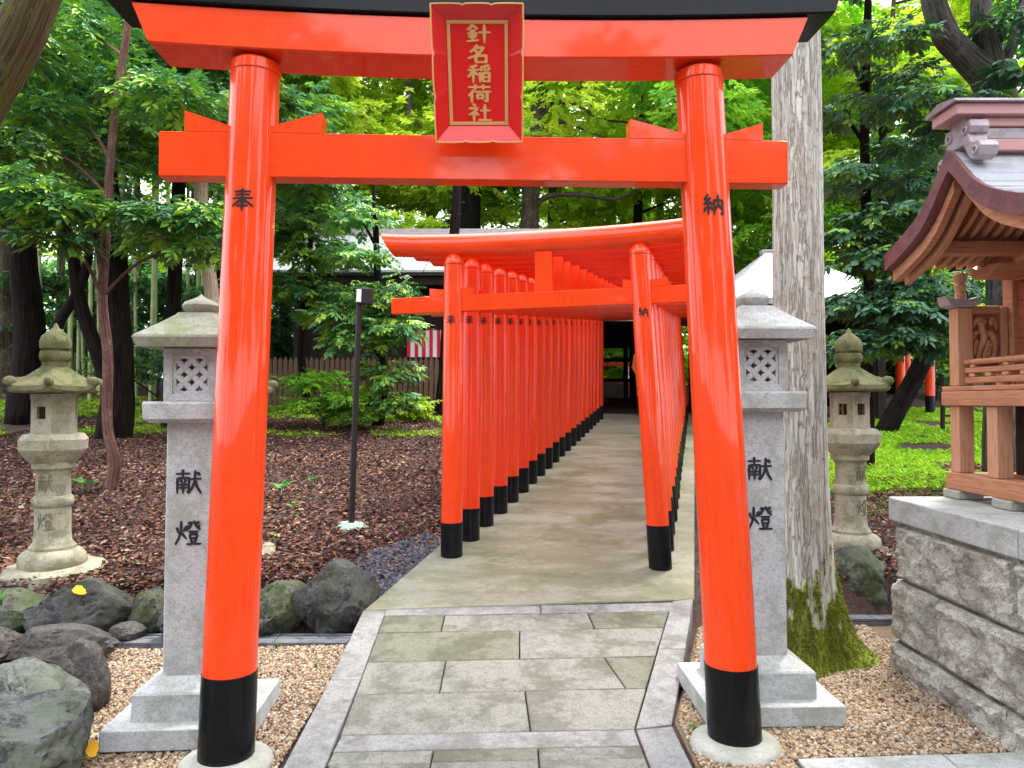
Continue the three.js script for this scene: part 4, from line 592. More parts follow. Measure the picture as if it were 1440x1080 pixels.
  const swirl = (cx, cy, rr, turns, s) => mesh('carved_swirl', tube(Array.from({ length: 15 }, (_, i) => { const t = i / 14, a = s * t * turns * 6.28; return V(X(2.765), Y(cy + Math.sin(a) * rr * (1 - 0.85 * t)), Z(cx + Math.cos(a) * rr * (1 - 0.85 * t))); }), [0.014, 0.009], 8, 0, 1, 2), M.cypress, g);
  swirl(3.74, 2.57, 0.05, 1.6, 1); swirl(3.86, 2.49, 0.045, 1.5, -1); swirl(3.62, 2.49, 0.045, 1.5, 1); swirl(3.5, 2.4, 0.06, 1.6, 1); swirl(3.38, 2.36, 0.06, 1.4, -1);
  mesh('bracket', beam(X(2.7), X(2.93), [[Z(4.34), Y(2.31)], [Z(4.2), Y(2.31)], [Z(4.12), Y(2.37)], [Z(4.42), Y(2.37)]], 0, 0, 2), M.cypressH, g); mesh('bracket', beam(X(2.7), X(2.93), [[Z(3.44), Y(2.31)], [Z(3.3), Y(2.31)], [Z(3.22), Y(2.37)], [Z(3.52), Y(2.37)]], 0, 0, 2), M.cypressH, g);
  // ridge
  bx('ridge_layer', 2.33, 4.2, 2.845, 2.905, R - 0.075, R + 0.075, M.ridgePink); bx('ridge_layer', 2.34, 4.2, 2.907, 2.965, R - 0.062, R + 0.062, M.ridgeMetal); bx('ridge_layer', 2.33, 4.2, 2.967, 3.012, R - 0.075, R + 0.075, M.ridgePink); bx('ridge_cap', 2.185, 4.2, 3.014, 3.07, R - 0.11, R + 0.11, M.ridgePink);
  mesh('ridge_cap', beam(X(2.165), X(4.22), [[Z(R) - 0.135, Y(3.072)], [Z(R) + 0.135, Y(3.072)], [Z(R) + 0.13, Y(3.085)], [Z(R), Y(3.105)], [Z(R) - 0.13, Y(3.085)]], 0, 0.01, 2), M.ridgeMetal, g);
  const s = new THREE.Shape(); const half = [[0, 3.02], [0.055, 3.02], [0.06, 2.985], [0.1, 2.985], [0.112, 2.955], [0.1, 2.93], [0.085, 2.925], [0.1, 2.88], [0.125, 2.865], [0.165, 2.862], [0.182, 2.835], [0.165, 2.8], [0.13, 2.785], [0.1, 2.8], [0.07, 2.845], [0.05, 2.88], [0, 2.88]];
  half.forEach(([d, y], i) => (i ? s.lineTo(d, y) : s.moveTo(d, y))); half.slice().reverse().forEach(([d, y]) => s.lineTo(-d, y));
  const orn = mesh('ridge_ornament', triUV(new THREE.ExtrudeGeometry(s, { depth: 0.085, bevelEnabled: true, bevelSize: 0.004, bevelThickness: 0.004, bevelSegments: 1 }).rotateY(-Math.PI / 2).translate(X(2.34), -1.033, Z(R))), M.ridgeMetal, g);
  for (const q of [-1, 1]) for (const [d, y] of [[0.065, 2.945], [0.145, 2.825]]) mesh('scroll_eye', triUV(new THREE.TorusGeometry(0.018, 0.006, 8, 16).rotateY(Math.PI / 2).translate(X(2.248), Y(y), Z(R + q * d))), M.ridgeMetal, orn);
}
// ------------------------------------------------------------------ hall behind the tunnel
{
  const g = thing('shrine_hall', 'low dark timber hall with pale metal roof at the end of the torii tunnel', 'hall', [-0.75, 1.2, -19]);
  const X = (x) => x + 0.75, Y = (y) => y - 1.2, Z = (D) => 19 - D;
  const bx = (name, x0, x1, y0, y1, d0, d1, mat, par = g) => mesh(name, box(x1 - x0, y1 - y0, d1 - d0, 0.008, X((x0 + x1) / 2), Y((y0 + y1) / 2), Z((d0 + d1) / 2)), mat, par);
  bx('floor', -5, 3.7, 1.0, 1.335, 17.02, 21, M.darkWood);
  for (let x = -4.9; x < 1.8; x += 0.42) bx('wall_board', x, x + 0.41, 1.34, 4.1, 17.22, 17.28, M.darkWood);
  for (const x of [-5, -3.2, -1.4, 0.4, 1.86, 3.12, 3.56]) bx('front_post', x, x + 0.16, 1.336, 4.3, 17.06, 17.215, M.darkWood);
  bx('lintel', 2.03, 3.1, 3.5, 4.1, 17.1, 17.2, M.darkWood); bx('pale_strip', 2.03, 3.1, 3.45, 3.495, 17.05, 17.14, M.pale); bx('wall_panel', 3.3, 3.55, 1.34, 4.1, 17.22, 17.28, M.darkWood);
  bx('side_wall', -5, -4.94, 1.34, 4.2, 17.3, 20.9, M.darkWood); bx('side_wall', 3.62, 3.68, 1.34, 4.2, 17.3, 20.9, M.darkWood);
  bx('back_wall', -4.9, 2.4, 1.34, 4.2, 20.92, 20.98, M.darkWood); bx('back_wall', 3.3, 3.6, 1.34, 4.2, 20.92, 20.98, M.darkWood); bx('back_lintel', 2.402, 3.298, 3.1, 4.2, 20.92, 20.98, M.darkWood);
  for (const y of [2.72, 2.15, 1.6]) bx('window_bar', 2.4, 3.3, y, y + 0.1, 20.86, 20.915, M.darkWood); bx('window_post', 3.12, 3.24, 1.34, 3.2, 20.86, 20.915, M.darkWood);
  bx('ceiling', -4.9, 3.6, 4.25, 4.3, 17.3, 20.9, M.darkWood);
  bx('fascia', -5.5, 4.1, 4.16, 4.34, 16.3, 16.36, M.darkWood); bx('soffit', -5.45, 4.05, 4.345, 4.375, 16.3, 17.2, M.darkWood); bx('gutter', -5.55, 4.15, 4.345, 4.4, 16.2, 16.29, M.metalDark);
  for (let i = 0; i < 16; i++) { const x0 = -5.55 + i * 0.6065, slope = (d0, y0, d1, y1, nm) => mesh(nm, loft([V(0, 0, 0), V(0.585, 0, 0)].map((o) => [V(X(x0) + o.x, Y(y0), Z(d0)), V(X(x0) + o.x, Y(y1), Z(d1)), V(X(x0) + o.x, Y(y1) - 0.05, Z(d1)), V(X(x0) + o.x, Y(y0) - 0.05, Z(d0))]), 0.3), M.hallRoof, g); slope(16.18, 4.47, 20.4, 6.2, 'roof_sheet'); slope(24.6, 4.47, 20.42, 6.2, 'roof_sheet'); if (i) bx('roof_seam', x0 - 0.02, x0 - 0.002, 6.19, 6.2, 20.3, 20.4, M.hallRoof); }
  bx('ridge', -5.6, 4.2, 6.16, 6.32, 20.25, 20.58, M.ridgeMetal);
  // far side verandah so the passage is closed above
}
{
  const g = thing('side_pavilion', 'small hipped roof pavilion with pale roof right of the dark hall', 'pavilion', [5.9, 1.2, -16.6]);
  const hip = (x, z, w, d) => loft([ring(2.3, sq(w, d, 0.01)), ring(2.42, sq(w, d, 0.01)), ring(3.0, sq(w * 0.55, d * 0.55, 0.01)), ring(3.7, sq(w * 0.14, d * 0.05, 0.004))], 0.3);
  mesh('roof', hip(0, 0, 4.1, 4.4), M.hallRoof, g); mesh('ridge', box(0.7, 0.12, 0.22, 0.02, 0, 3.72, 0), M.ridgeMetal, g);
  for (const [x, z] of [[-1.5, -1.6], [1.5, -1.6], [-1.5, 1.6], [1.5, 1.6]]) mesh('post', box(0.16, 2.6, 0.16, 0.01, x, 1.0, z), M.darkWood, g);
  for (const x of [-1.5, 1.5]) mesh('wall', box(0.06, 2.5, 3.0, 0.005, x, 1.0, 0), M.darkWood, g); mesh('wall', box(2.8, 2.5, 0.06, 0.005, 0, 1.0, -1.6), M.darkWood, g); mesh('eave_beam', box(3.3, 0.2, 0.12, 0.01, 0, 2.2, 1.7), M.darkWood, g);
}
{ // picket fence and festive curtain
  const x0 = -5.6, n = 36, g = thing('picket_fence', 'brown wooden picket fence in front of the dark hall', 'fence', [x0, 1.24, -16.9]);
  const pk = loft([[0, 0.095], [1.28, 0.095], [1.36, 0.02]].map(([y, w]) => [V(-w / 2, y, -0.012), V(w / 2, y, -0.012), V(w / 2, y, 0.012), V(-w / 2, y, 0.012)]), 0.3);
  for (let i = 0; i < n; i++) { const m = mesh('picket', pk, M.fenceWood, g); m.position.set(i * 0.118, (i * 7 % 5) * 0.006, 0); }
  for (const y of [0.3, 1.05]) mesh('fence_rail', box(n * 0.118, 0.08, 0.04, 0.004, (n * 0.118) / 2, y, -0.035), M.fenceWood, g);
  const c = thing('festive_curtain', 'red and white striped curtain hanging behind the picket fence', 'curtain', [-2.4, 2.62, -17.04]); // separate hanging strips sewn side by side
  for (let i = 0; i < 14; i++) { const w = 0.085, f = (t) => 0.03 * Math.sin((i + t) * 2.1); mesh('cloth_strip', loft([0, 0.25, 0.5, 0.75, 1].map((t) => [V((i + t) * w, 0, f(t)), V((i + t) * w, 0.62 - 0.03 * Math.sin((i + t) * 0.7), f(t) * 0.4), V((i + t) * w, 0.62 - 0.03 * Math.sin((i + t) * 0.7), f(t) * 0.4 - 0.004), V((i + t) * w, 0, f(t) - 0.004)]), 0.8), i % 2 ? M.clothWhite : M.clothRed, c); }
  mesh('rod', T(new THREE.CylinderGeometry(0.012, 0.012, 1.4, 8).rotateZ(Math.PI / 2), 0.62, 0.63, 0), M.darkWood, c);
}
{ // low rail fence seen through the hall
  const g = thing('rail_fence', 'low vermilion rail fence seen through the hall window', 'fence', [1.6, groundY(2.4, -22.6), -22.6]);
  for (const y of [0.22, 0.72]) mesh('rail', box(3.2, 0.09, 0.06, 0.006, 1.6, y, 0), M.red, g); for (const x of [0.1, 1.05, 2.0, 2.95]) mesh('post', box(0.11, 0.95, 0.11, 0.008, x, 0.42, -0.09), M.red, g);
}
{ // distant pair of gates beyond the moss
  const src = scene.getObjectByName('small_torii');
  for (const [x, D, a, l] of [[8.5, 16.2, 1.02, 'distant vermilion torii behind the leaning trunk, nearer of two'], [9.3, 16.6, 1.05, 'distant vermilion torii beside the wooden shrine posts, farther of two']]) dup(src, [x, groundY(x, -D), -D], a, l, 'distant torii gates beyond the moss');
  const t = thing('timber_trestle', 'dark timber trestle standing before the distant torii', 'trestle', [7.65, groundY(7.65, -13.2) - 0.02, -13.2], 0.2); // black frame
  for (const x of [-0.06, 0.38]) mesh('leg', tube([V(x, -0.1, 0), V(x + (x < 0 ? 0.02 : -0.07), 0.5, 0), V(x + (x < 0 ? 0.03 : -0.1), 1.0, 0)], [0.04, 0.035], 8), M.darkWood, t); mesh('crossbar', box(0.6, 0.05, 0.05, 0.005, 0.15, 0.78, 0), M.darkWood, t); mesh('crossbar', box(0.42, 0.04, 0.04, 0.005, 0.16, 0.28, 0), M.darkWood, t);
}
// ------------------------------------------------------------------ visitor at the hall
{
  const g = thing('person', 'person in orange top, black trousers and white cap standing at the hall entrance', 'person', [2.93, rampY(0, 16.8) - 0.01, -16.75], 0.5);
  const J = { hip: [0, 0.88, 0], chest: [0, 1.2, 0.01], neck: [0, 1.38, 0], head: [0, 1.52, 0.02] };
  const bones = [[[0, 0.88, 0], [0, 1.08, 0], 0.125, 0.115], [[0, 1.08, 0], [0, 1.28, 0.005], 0.12, 0.135], [[-0.15, 1.33, 0], [0.15, 1.33, 0], 0.065, 0.065], [[0, 1.33, 0], [0, 1.43, 0.005], 0.055, 0.048], [[0, 1.49, 0.015], [0, 1.56, 0.015], 0.082, 0.088], [[0, 1.5, 0.095], [0, 1.485, 0.105], 0.012, 0.014]];
  for (const s of [-1, 1]) bones.push([[s * 0.085, 0.86, 0], [s * 0.1, 0.47, 0.015], 0.09, 0.06], [[s * 0.1, 0.47, 0.015], [s * 0.1, 0.08, -0.02], 0.06, 0.04], [[s * 0.1, 0.05, -0.03], [s * 0.115, 0.035, 0.14], 0.04, 0.034], [[s * 0.19, 1.31, 0], [s * 0.23, 1.06, -0.02], 0.052, 0.042], [[s * 0.23, 1.06, -0.02], [s * 0.2, 0.86, 0.09], 0.04, 0.03], [[s * 0.2, 0.86, 0.09], [s * 0.185, 0.76, 0.13], 0.033, 0.022]);
  for (const s of [-1, 1]) for (let f = 0; f < 4; f++) bones.push([[s * (0.175 + f * 0.013), 0.78, 0.12 + f * 0.004], [s * (0.17 + f * 0.012), 0.715 + Math.abs(f - 1.5) * 0.008, 0.135 + f * 0.002], 0.0095, 0.008]);
  const cap = (p, [a, b, ra, rb]) => { const ab = [b[0] - a[0], b[1] - a[1], b[2] - a[2]], ap = [p[0] - a[0], p[1] - a[1], p[2] - a[2]], t = clamp((ap[0] * ab[0] + ap[1] * ab[1] + ap[2] * ab[2]) / (ab[0] ** 2 + ab[1] ** 2 + ab[2] ** 2)); return Math.hypot(ap[0] - ab[0] * t, ap[1] - ab[1] * t, ap[2] - ab[2] * t) - lerp(ra, rb, t); };
  const res = 84, mc = new MarchingCubes(res, M.red, false, false, 120000); mc.isolation = 0; const sc = 0.88, cy = 0.82;
  for (let k = 0; k < res; k++) for (let j = 0; j < res; j++) for (let i = 0; i < res; i++) { const h = res / 2, p = [((i - h) / h) * sc, ((j - h) / h) * sc + cy, ((k - h) / h) * sc]; let d = 9; if (Math.abs(p[0]) < 0.36 && Math.abs(p[2]) < 0.3) for (const b of bones) { const q = cap(p, b), kk = 0.025, hh = clamp(0.5 + (0.5 * (d - q)) / kk); d = lerp(d, q, hh) - kk * hh * (1 - hh); } mc.field[i + j * res + k * res * res] = -d; }
  mc.update(); const n = mc.count, pos = new Float32Array(n * 3), nor = new Float32Array(n * 3), col = new Float32Array(n * 3);
  for (let i = 0; i < n; i++) { const x = mc.positionArray[i * 3] * sc, y = mc.positionArray[i * 3 + 1] * sc + cy, z = mc.positionArray[i * 3 + 2] * sc; pos.set([x, y, z], i * 3); nor.set([mc.normalArray[i * 3], mc.normalArray[i * 3 + 1], mc.normalArray[i * 3 + 2]], i * 3); const arm = Math.abs(x) > 0.16 && y < 1.02; col.set(y < 0.08 ? [0.03, 0.03, 0.03] : y > 1.395 ? (z < -0.035 && y > 1.44 ? [0.02, 0.015, 0.012] : [0.5, 0.3, 0.2]) : arm && y < 0.9 && z > 0.03 ? [0.5, 0.3, 0.2] : y > 0.9 || arm ? [0.7, 0.2, 0.06] : [0.015, 0.015, 0.018], i * 3); }
  const ge = new THREE.BufferGeometry(); ge.setAttribute('position', new THREE.BufferAttribute(pos, 3)); ge.setAttribute('normal', new THREE.BufferAttribute(nor, 3)); ge.setAttribute('color', new THREE.BufferAttribute(col, 3));
  mesh('body', ge, std({ vertexColors: true, roughness: 0.85 }), g);
  mesh('cap', merge([new THREE.SphereGeometry(0.1, 20, 10, 0, Math.PI * 2, 0, Math.PI * 0.45).translate(0, 1.565, 0.012), new THREE.CylinderGeometry(0.1, 0.105, 0.012, 20).scale(0.8, 1, 0.8).translate(0, 1.585, 0.085)]), M.pale, g);
}
// ------------------------------------------------------------------ trees
function sprig(n, len, wid, seed, droop = 0.25) {
  const r = rng(seed), pos = [], idx = [];
  for (let k = 0; k < n; k++) {
    const t = 0.12 + 0.88 * (k / (n - 1)), side = k === n - 1 ? 0 : k % 2 ? 1 : -1, a = side * (0.75 + 0.35 * r()), l = len * (0.75 + 0.5 * r()), w = wid * l, bx = 0, by = -droop * t * t * 0.3 + (r() - 0.5) * 0.06, bz = t * 0.8, tl = (r() - 0.5) * 0.7 - 0.15, rl = (r() - 0.5) * 0.9;
    const dx = Math.sin(a), dz = Math.cos(a), o = pos.length / 3, P = (u, v, h) => pos.push(bx + dx * u + dz * v, by + tl * u + rl * v + h, bz + dz * u - dx * v);
    P(0, 0, 0); P(l * 0.42, w, w * 0.35); P(l * 0.78, w * 0.6, w * 0.2); P(l, 0, -0.04 * l); P(l * 0.78, -w * 0.6, w * 0.2); P(l * 0.42, -w, w * 0.35);
    idx.push(o, o + 1, o + 3, o + 1, o + 2, o + 3, o, o + 3, o + 5, o + 3, o + 4, o + 5);
  }
  const g = new THREE.BufferGeometry(); g.setAttribute('position', new THREE.Float32BufferAttribute(pos, 3)); g.setIndex(idx); g.computeVertexNormals(); return g;
}
const SP = { broad: sprig(9, 0.42, 0.23, 3), small: sprig(13, 0.27, 0.3, 7), whorl: sprig(8, 0.5, 0.2, 12, 0.5), fine: sprig(16, 0.24, 0.2, 19, 0.6) };
const G = {
  deep: [[0.06, 0.18, 0.06], [0.085, 0.23, 0.065], [0.05, 0.145, 0.055], [0.13, 0.3, 0.05]],
  jade: [[0.1, 0.28, 0.09], [0.14, 0.35, 0.1], [0.075, 0.225, 0.08], [0.24, 0.46, 0.06], [0.34, 0.54, 0.05]],
  dusk: [[0.08, 0.2, 0.105], [0.105, 0.25, 0.125], [0.06, 0.16, 0.09], [0.2, 0.4, 0.06]],
  lime: [[0.46, 0.66, 0.03], [0.55, 0.7, 0.05], [0.36, 0.58, 0.03], [0.62, 0.72, 0.08]],
  fresh: [[0.3, 0.56, 0.04], [0.32, 0.56, 0.04], [0.17, 0.42, 0.045]],
  mixed: [[0.06, 0.17, 0.055], [0.09, 0.23, 0.06], [0.3, 0.52, 0.03], [0.07, 0.19, 0.06], [0.16, 0.36, 0.045]],
};
// clumps: [x, y, D, rx, ry, rz, sprigs]; trunk: [[x, y, D]...] from the foot
function leafTree(name, label, o) {
  const [bx, by, bd] = o.trunk[0], g = thing(name, label, o.category || 'tree', [bx, by, -bd], 0, o.group), L = ([x, y, D]) => V(x - bx, y - by, -D + bd), r = rng(o.seed || 1);
  const tp = o.trunk.map(L), rad = o.radii; mesh('trunk', tube(tp, rad, o.seg || 12, 0.22, o.seed, 6), o.bark, g);
  const limb = (pts, a, b) => mesh('limb', tube(pts, [a, (a + b) * 0.5, b], 7, 0.1, o.seed, 4), o.bark, g);
  (o.limbs || []).forEach(([a, b, ...pts]) => limb(pts.map(L), a, b));
  const cl = (o.clumps || []).map((c) => ({ c: L(c), rx: c[3], ry: c[4], rz: c[5], n: Math.round(c[6] * (o.dens || 1)) }));
  if (o.auto) for (const k of cl.filter((_, i) => i % o.auto === 0)) { let best = tp[0], bd2 = 1e9; const cv = new THREE.CatmullRomCurve3(tp); for (let i = 4; i <= 20; i++) { const q = cv.getPoint(i / 20), d = Math.hypot(q.x - k.c.x, q.z - k.c.z) + Math.abs(q.y - (k.c.y - 0.5)) * 1.2; if (d < bd2) { bd2 = d; best = q; } } const m = best.clone().lerp(k.c, 0.5).add(V((r() - 0.5) * 0.3, 0.12, (r() - 0.5) * 0.3)); limb([best, m, k.c], o.twig || Math.min(0.05, rad[rad.length - 1] * 0.8 + 0.01), 0.008); }
  const total = cl.reduce((s, k) => s + k.n, 0), geo = SP[o.sprig || 'broad'], size = o.size || 0.28, cols = o.cols || G.deep; let ci = 0, left = cl[0] ? cl[0].n : 0;
  if (total) {
    const cm = scatter('crown', geo, o.leafMat || M.leaf, total, (p, e, s, c) => {
      while (left <= 0) { ci++; left = cl[ci].n; } left--; const k = cl[ci], q = rng(ci * 7 + (o.seed || 1))();
      const a = r() * 6.283, u = Math.pow(r(), 0.55), ph = Math.acos(2 * r() - 1), lx = Math.sin(ph) * Math.cos(a) * u, lz = Math.sin(ph) * Math.sin(a) * u; let ly = Math.cos(ph) * u; ly = Math.round(ly * 3) / 3 * 0.7 + ly * 0.3;
      p.set(k.c.x + lx * k.rx, k.c.y + ly * k.ry - 0.25 * k.ry * (lx * lx + lz * lz), k.c.z + lz * k.rz);
      e.order = 'YXZ'; e.set((r() - 0.5) * 0.9 + 0.25, Math.atan2(lx, lz) + (r() - 0.5) * 1.6, (r() - 0.5) * 0.9); s.setScalar(size * (0.65 + 0.7 * r()));
      const t = cols[Math.floor(r() * cols.length)], v = (0.72 + 0.5 * q) * (0.8 + 0.4 * r()), y = r() < 0.04 ? 1.6 : 1; c.setRGB(t[0] * v * y, t[1] * v * Math.sqrt(y), t[2] * v);
    }, '', '', g);
    cm.userData.kind = 'stuff';
  }
  return g;
}
// a whole crown of scattered clumps round a height
function cloud(seed, x, y, D, R, Hh, n, per, k = 0.36) { const r = rng(seed), out = []; for (let i = 0; i < n; i++) { const a = r() * 6.283, u = Math.sqrt(r()) * R, v = (r() - 0.5) * Hh, w = R * k * (0.7 + 0.6 * r()); out.push([x + Math.cos(a) * u, y + v, D + Math.sin(a) * u, w, w * 0.5, w, per]); } return out; }
{
  const gy = (x, D) => groundY(x, -D) - 0.08;
  const FG = 'forest trees around the precinct';
  // pale cypress beside the gate, moss on its flared foot
  {
    const g = thing('cypress_tree', 'straight pale barked cypress with green moss on its flared foot', 'tree', [1.775, 0.02, -4.62]);
    const ys = []; for (let y = -0.08; y < 1.1; y += 0.014) ys.push(y); for (let y = 1.1; y < 13; y += 0.25) ys.push(y);
    const seg = 96, pos = [], uv = [], col = [], idx = [];
    ys.forEach((y, j) => { for (let i = 0; i <= seg; i++) {
      const a = (i / seg) * Math.PI * 2, ca = Math.cos(a), sa = Math.sin(a), yy = Math.max(0, y), rib = fbm(ca * 3.2, sa * 3.2, y * 0.35, 3);
      const lobe = Math.pow(Math.max(0, Math.cos(a + 0.12)), 3) * 1.25 + Math.pow(Math.max(0, Math.cos(a - 2.2)), 4) * 0.9 + Math.pow(Math.max(0, Math.cos(a + 2.0)), 4) * 0.9 + Math.pow(Math.max(0, Math.cos(a - 1.05)), 6) * 0.6;
      let r = 0.158 - 0.0045 * yy + 0.06 * Math.exp(-yy / 0.5) + lobe * 0.23 * Math.exp(-Math.pow(yy / 0.17, 0.8)) + 0.016 * rib + 0.01 * fbm(ca * 9, sa * 9, y * 1.5, 3);
      const moss = sstep(-0.05, 0.09, fbm(ca * 5, sa * 5, y * 5, 4) * 0.75 + (0.4 - yy) * 1.0 + 0.1 * lobe); r += moss * (0.007 + 0.016 * fbm(ca * 16, sa * 16, y * 20, 2));
      pos.push(ca * r, y, -sa * r); uv.push((i / seg) * 1, y * 1); const patch = 0.85 + 0.4 * fbm(ca * 2, sa * 2, y * 0.8, 3), m3 = mix3([patch, patch * 0.985, patch * 0.95], [0.36 + 0.15 * rib, 0.48 + 0.2 * rib, 0.03], moss * 0.95); col.push(...m3);
      if (j && i < seg) { const q = j * (seg + 1) + i; idx.push(q - seg - 1, q - seg, q + 1, q - seg - 1, q + 1, q); }
    } });
    const ge = new THREE.BufferGeometry(); ge.setAttribute('position', new THREE.Float32BufferAttribute(pos, 3)); ge.setAttribute('uv', new THREE.Float32BufferAttribute(uv, 2)); ge.setAttribute('color', new THREE.Float32BufferAttribute(col, 3)); ge.setIndex(idx); ge.computeVertexNormals();
    const bm = cedarBark(); bm.vertexColors = true; const tr = mesh('trunk', ge, bm, g);
    const r = rng(41); scatter('moss', tuft, M.grass, 9000, (p, e, s, c) => {
      const k = Math.floor(r() * 70) * (seg + 1) + Math.floor(r() * seg), x = pos[k * 3], y = pos[k * 3 + 1], z = pos[k * 3 + 2]; if (col[k * 3 + 2] > 0.3 || y < -0.02) return false;
      p.set(x, y, z); e.order = 'YXZ'; e.set(1.1, Math.atan2(x, z), r() * 6.28); s.setScalar(0.012 + 0.012 * r()); const v = 0.7 + 0.6 * r(); c.setRGB(0.2 * v, 0.215 * v, 0.012 * v);
    }, '', '', tr);
    for (let i = 0; i < 12; i++) { const a = i * 2.4, y = 7.2 + i * 0.45; mesh('limb', tube([V(0, y, 0), V(Math.cos(a) * 0.9, y + 0.1, Math.sin(a) * 0.9), V(Math.cos(a) * 1.8, y - 0.15, Math.sin(a) * 1.8)], [0.05, 0.015], 6), bm, g); }
    const cl = Array.from({ length: 12 }, (_, i) => { const a = i * 2.4; return V(Math.cos(a) * 1.3, 7.2 + i * 0.45, Math.sin(a) * 1.3); });
    scatter('crown', SP.fine, M.leaf, 3600, (p, e, s, c, n) => { const k = cl[n % 12]; p.set(k.x + (r() - 0.5) * 1.6, k.y + (r() - 0.5) * 0.5, k.z + (r() - 0.5) * 1.6); e.set((r() - 0.5), r() * 6.3, (r() - 0.5)); s.setScalar(0.3 + 0.2 * r()); const t = G.deep[n % 4]; c.setRGB(...t); }, '', '', g);
  }
  // left: slender reddish trunk carrying the leafy boughs behind the left lantern
  leafTree('slender_tree', 'slender crooked reddish trunk with low leafy boughs behind the old lantern', { seed: 3, trunk: [[-4.58, gy(-4.58, 8.5), 8.5], [-4.51, 0.91, 8.5], [-4.60, 1.32, 8.5], [-4.61, 2.13, 8.5], [-4.68, 2.77, 8.5], [-4.65, 3.42, 8.5], [-4.68, 4.10, 8.6], [-4.60, 5.08, 8.6], [-4.54, 5.95, 8.7], [-4.53, 6.84, 8.8]], radii: [0.068, 0.06, 0.056, 0.053, 0.05, 0.046, 0.042, 0.03], bark: M.barkPink, twig: 0.022, group: FG, cols: G.jade, size: 0.2, auto: 2, sprig: 'whorl', leafMat: M.leafGloss, dens: 1.5,
    clumps: [[...[-5.59, 5.12, 8.9], 0.55, 0.22, 0.4, 120], [...[-5.13, 3.87, 7.8], 0.5, 0.2, 0.4, 120], [...[-4.78, 3.71, 7.9], 0.45, 0.16, 0.4, 120], [...[-3.90, 3.64, 8.1], 0.62, 0.16, 0.45, 150], [...[-4.64, 5.59, 9.2], 0.5, 0.2, 0.4, 110], [...[-3.88, 5.12, 8.4], 0.55, 0.2, 0.4, 120], [...[-4.89, 3.37, 7.9], 0.4, 0.1, 0.3, 60], [...[-5.48, 4.71, 9.2], 0.45, 0.16, 0.4, 90], [...[-3.48, 3.32, 8.2], 0.3, 0.13, 0.3, 50], [...[-5.47, 5.54, 8.2], 0.6, 0.25, 0.5, 130], [...[-5.40, 6.25, 9.3], 0.6, 0.3, 0.5, 130], [...[-3.28, 3.62, 8], 0.3, 0.14, 0.3, 45], [...[-5.57, 4.49, 8.3], 0.4, 0.2, 0.4, 80]] });
  leafTree('mossy_tree', 'mossy brown trunk leaning in beside the slender reddish tree', { seed: 4, trunk: [[-5.2, gy(-5.2, 5.6), 5.6], [-4.63, 2.35, 5.4], [-4.04, 3.21, 5.2], [-3.40, 3.96, 5], [-3.18, 4.36, 4.95], [-2.80, 5.17, 4.9], [-2.61, 6.20, 4.9]], radii: [0.26, 0.21, 0.18, 0.155, 0.145, 0.13, 0.1], bark: M.barkMoss, group: FG, cols: G.deep, size: 0.32, auto: 2, clumps: cloud(41, -3.6, 8.2, 5.0, 1.8, 1.6, 9, 130) });
  // dark forked trunks further back on the left
  leafTree('dark_tree', 'thick dark trunk with a slanting second stem, left of the granite lantern', { seed: 5, trunk: [[-6.35, gy(-6.35, 11.9), 11.9], [-6.28, 1.88, 11.9], [-6.35, 3.24, 11.9], [-6.46, 4.60, 11.9], [-6.74, 6.08, 11.9], [-7.20, 7.21, 11.9], [-7.62, 8.12, 11.9], [-8.11, 9.43, 12]], radii: [0.27, 0.23, 0.22, 0.21, 0.19, 0.17, 0.15, 0.1], bark: M.barkDark, group: FG, cols: G.mixed, size: 0.25, dens: 1.5, auto: 3,
    limbs: [[0.13, 0.08, [-6.35, 1.66, 11.9], [-6.54, 2.33, 11.8], [-6.86, 3.23, 11.8], [-7.05, 4.04, 11.9], [-7.43, 5.09, 12]], [0.1, 0.05, [-7.29, 1.49, 11.6], [-7.19, 2.66, 11.7], [-6.83, 3.45, 11.8], [-6.69, 4.24, 11.8], [-6.78, 5.28, 11.9]]],
    clumps: [...cloud(51, -7.4, 6.2, 11.6, 2.3, 3.6, 14, 110), ...cloud(52, -6.6, 8.6, 11.8, 2.4, 2.4, 8, 100)] });
  leafTree('dark_tree', 'dark trunk among the bamboo behind the lone old lantern', { seed: 6, trunk: [[-9.1, gy(-9.1, 14), 14], [-9.04, 2.73, 14], [-9.17, 4.07, 14], [-9.33, 5.80, 14], [-9.60, 7.93, 14], [-9.87, 9.93, 14]], radii: [0.36, 0.27, 0.24, 0.22, 0.2, 0.15], bark: M.barkDark, group: FG, cols: G.mixed, size: 0.27, dens: 1.5, auto: 3, clumps: [...cloud(61, -9.4, 7, 14, 2.6, 4.5, 15, 110)] });
  leafTree('pale_tree', 'smooth beige trunk rising behind the left granite lantern', { seed: 7, trunk: [[-4.74, gy(-4.74, 12), 12], [-4.78, 2.69, 12], [-4.89, 3.71, 12], [-5.01, 4.63, 12], [-5.04, 5.54, 12], [-5.03, 6.69, 12], [-5.07, 7.83, 12], [-5.14, 9.09, 12]], radii: [0.13, 0.115, 0.11, 0.105, 0.1, 0.095, 0.085, 0.07], bark: M.barkPale, group: FG, cols: G.jade, size: 0.25, dens: 1.5, auto: 3, clumps: [...cloud(71, -4.6, 7.0, 11.8, 1.7, 3, 12, 140), [...[-5.37, 4.17, 11.5], 0.7, 0.25, 0.6, 120], [...[-4.75, 5.96, 11.6], 0.8, 0.4, 0.6, 150]] });
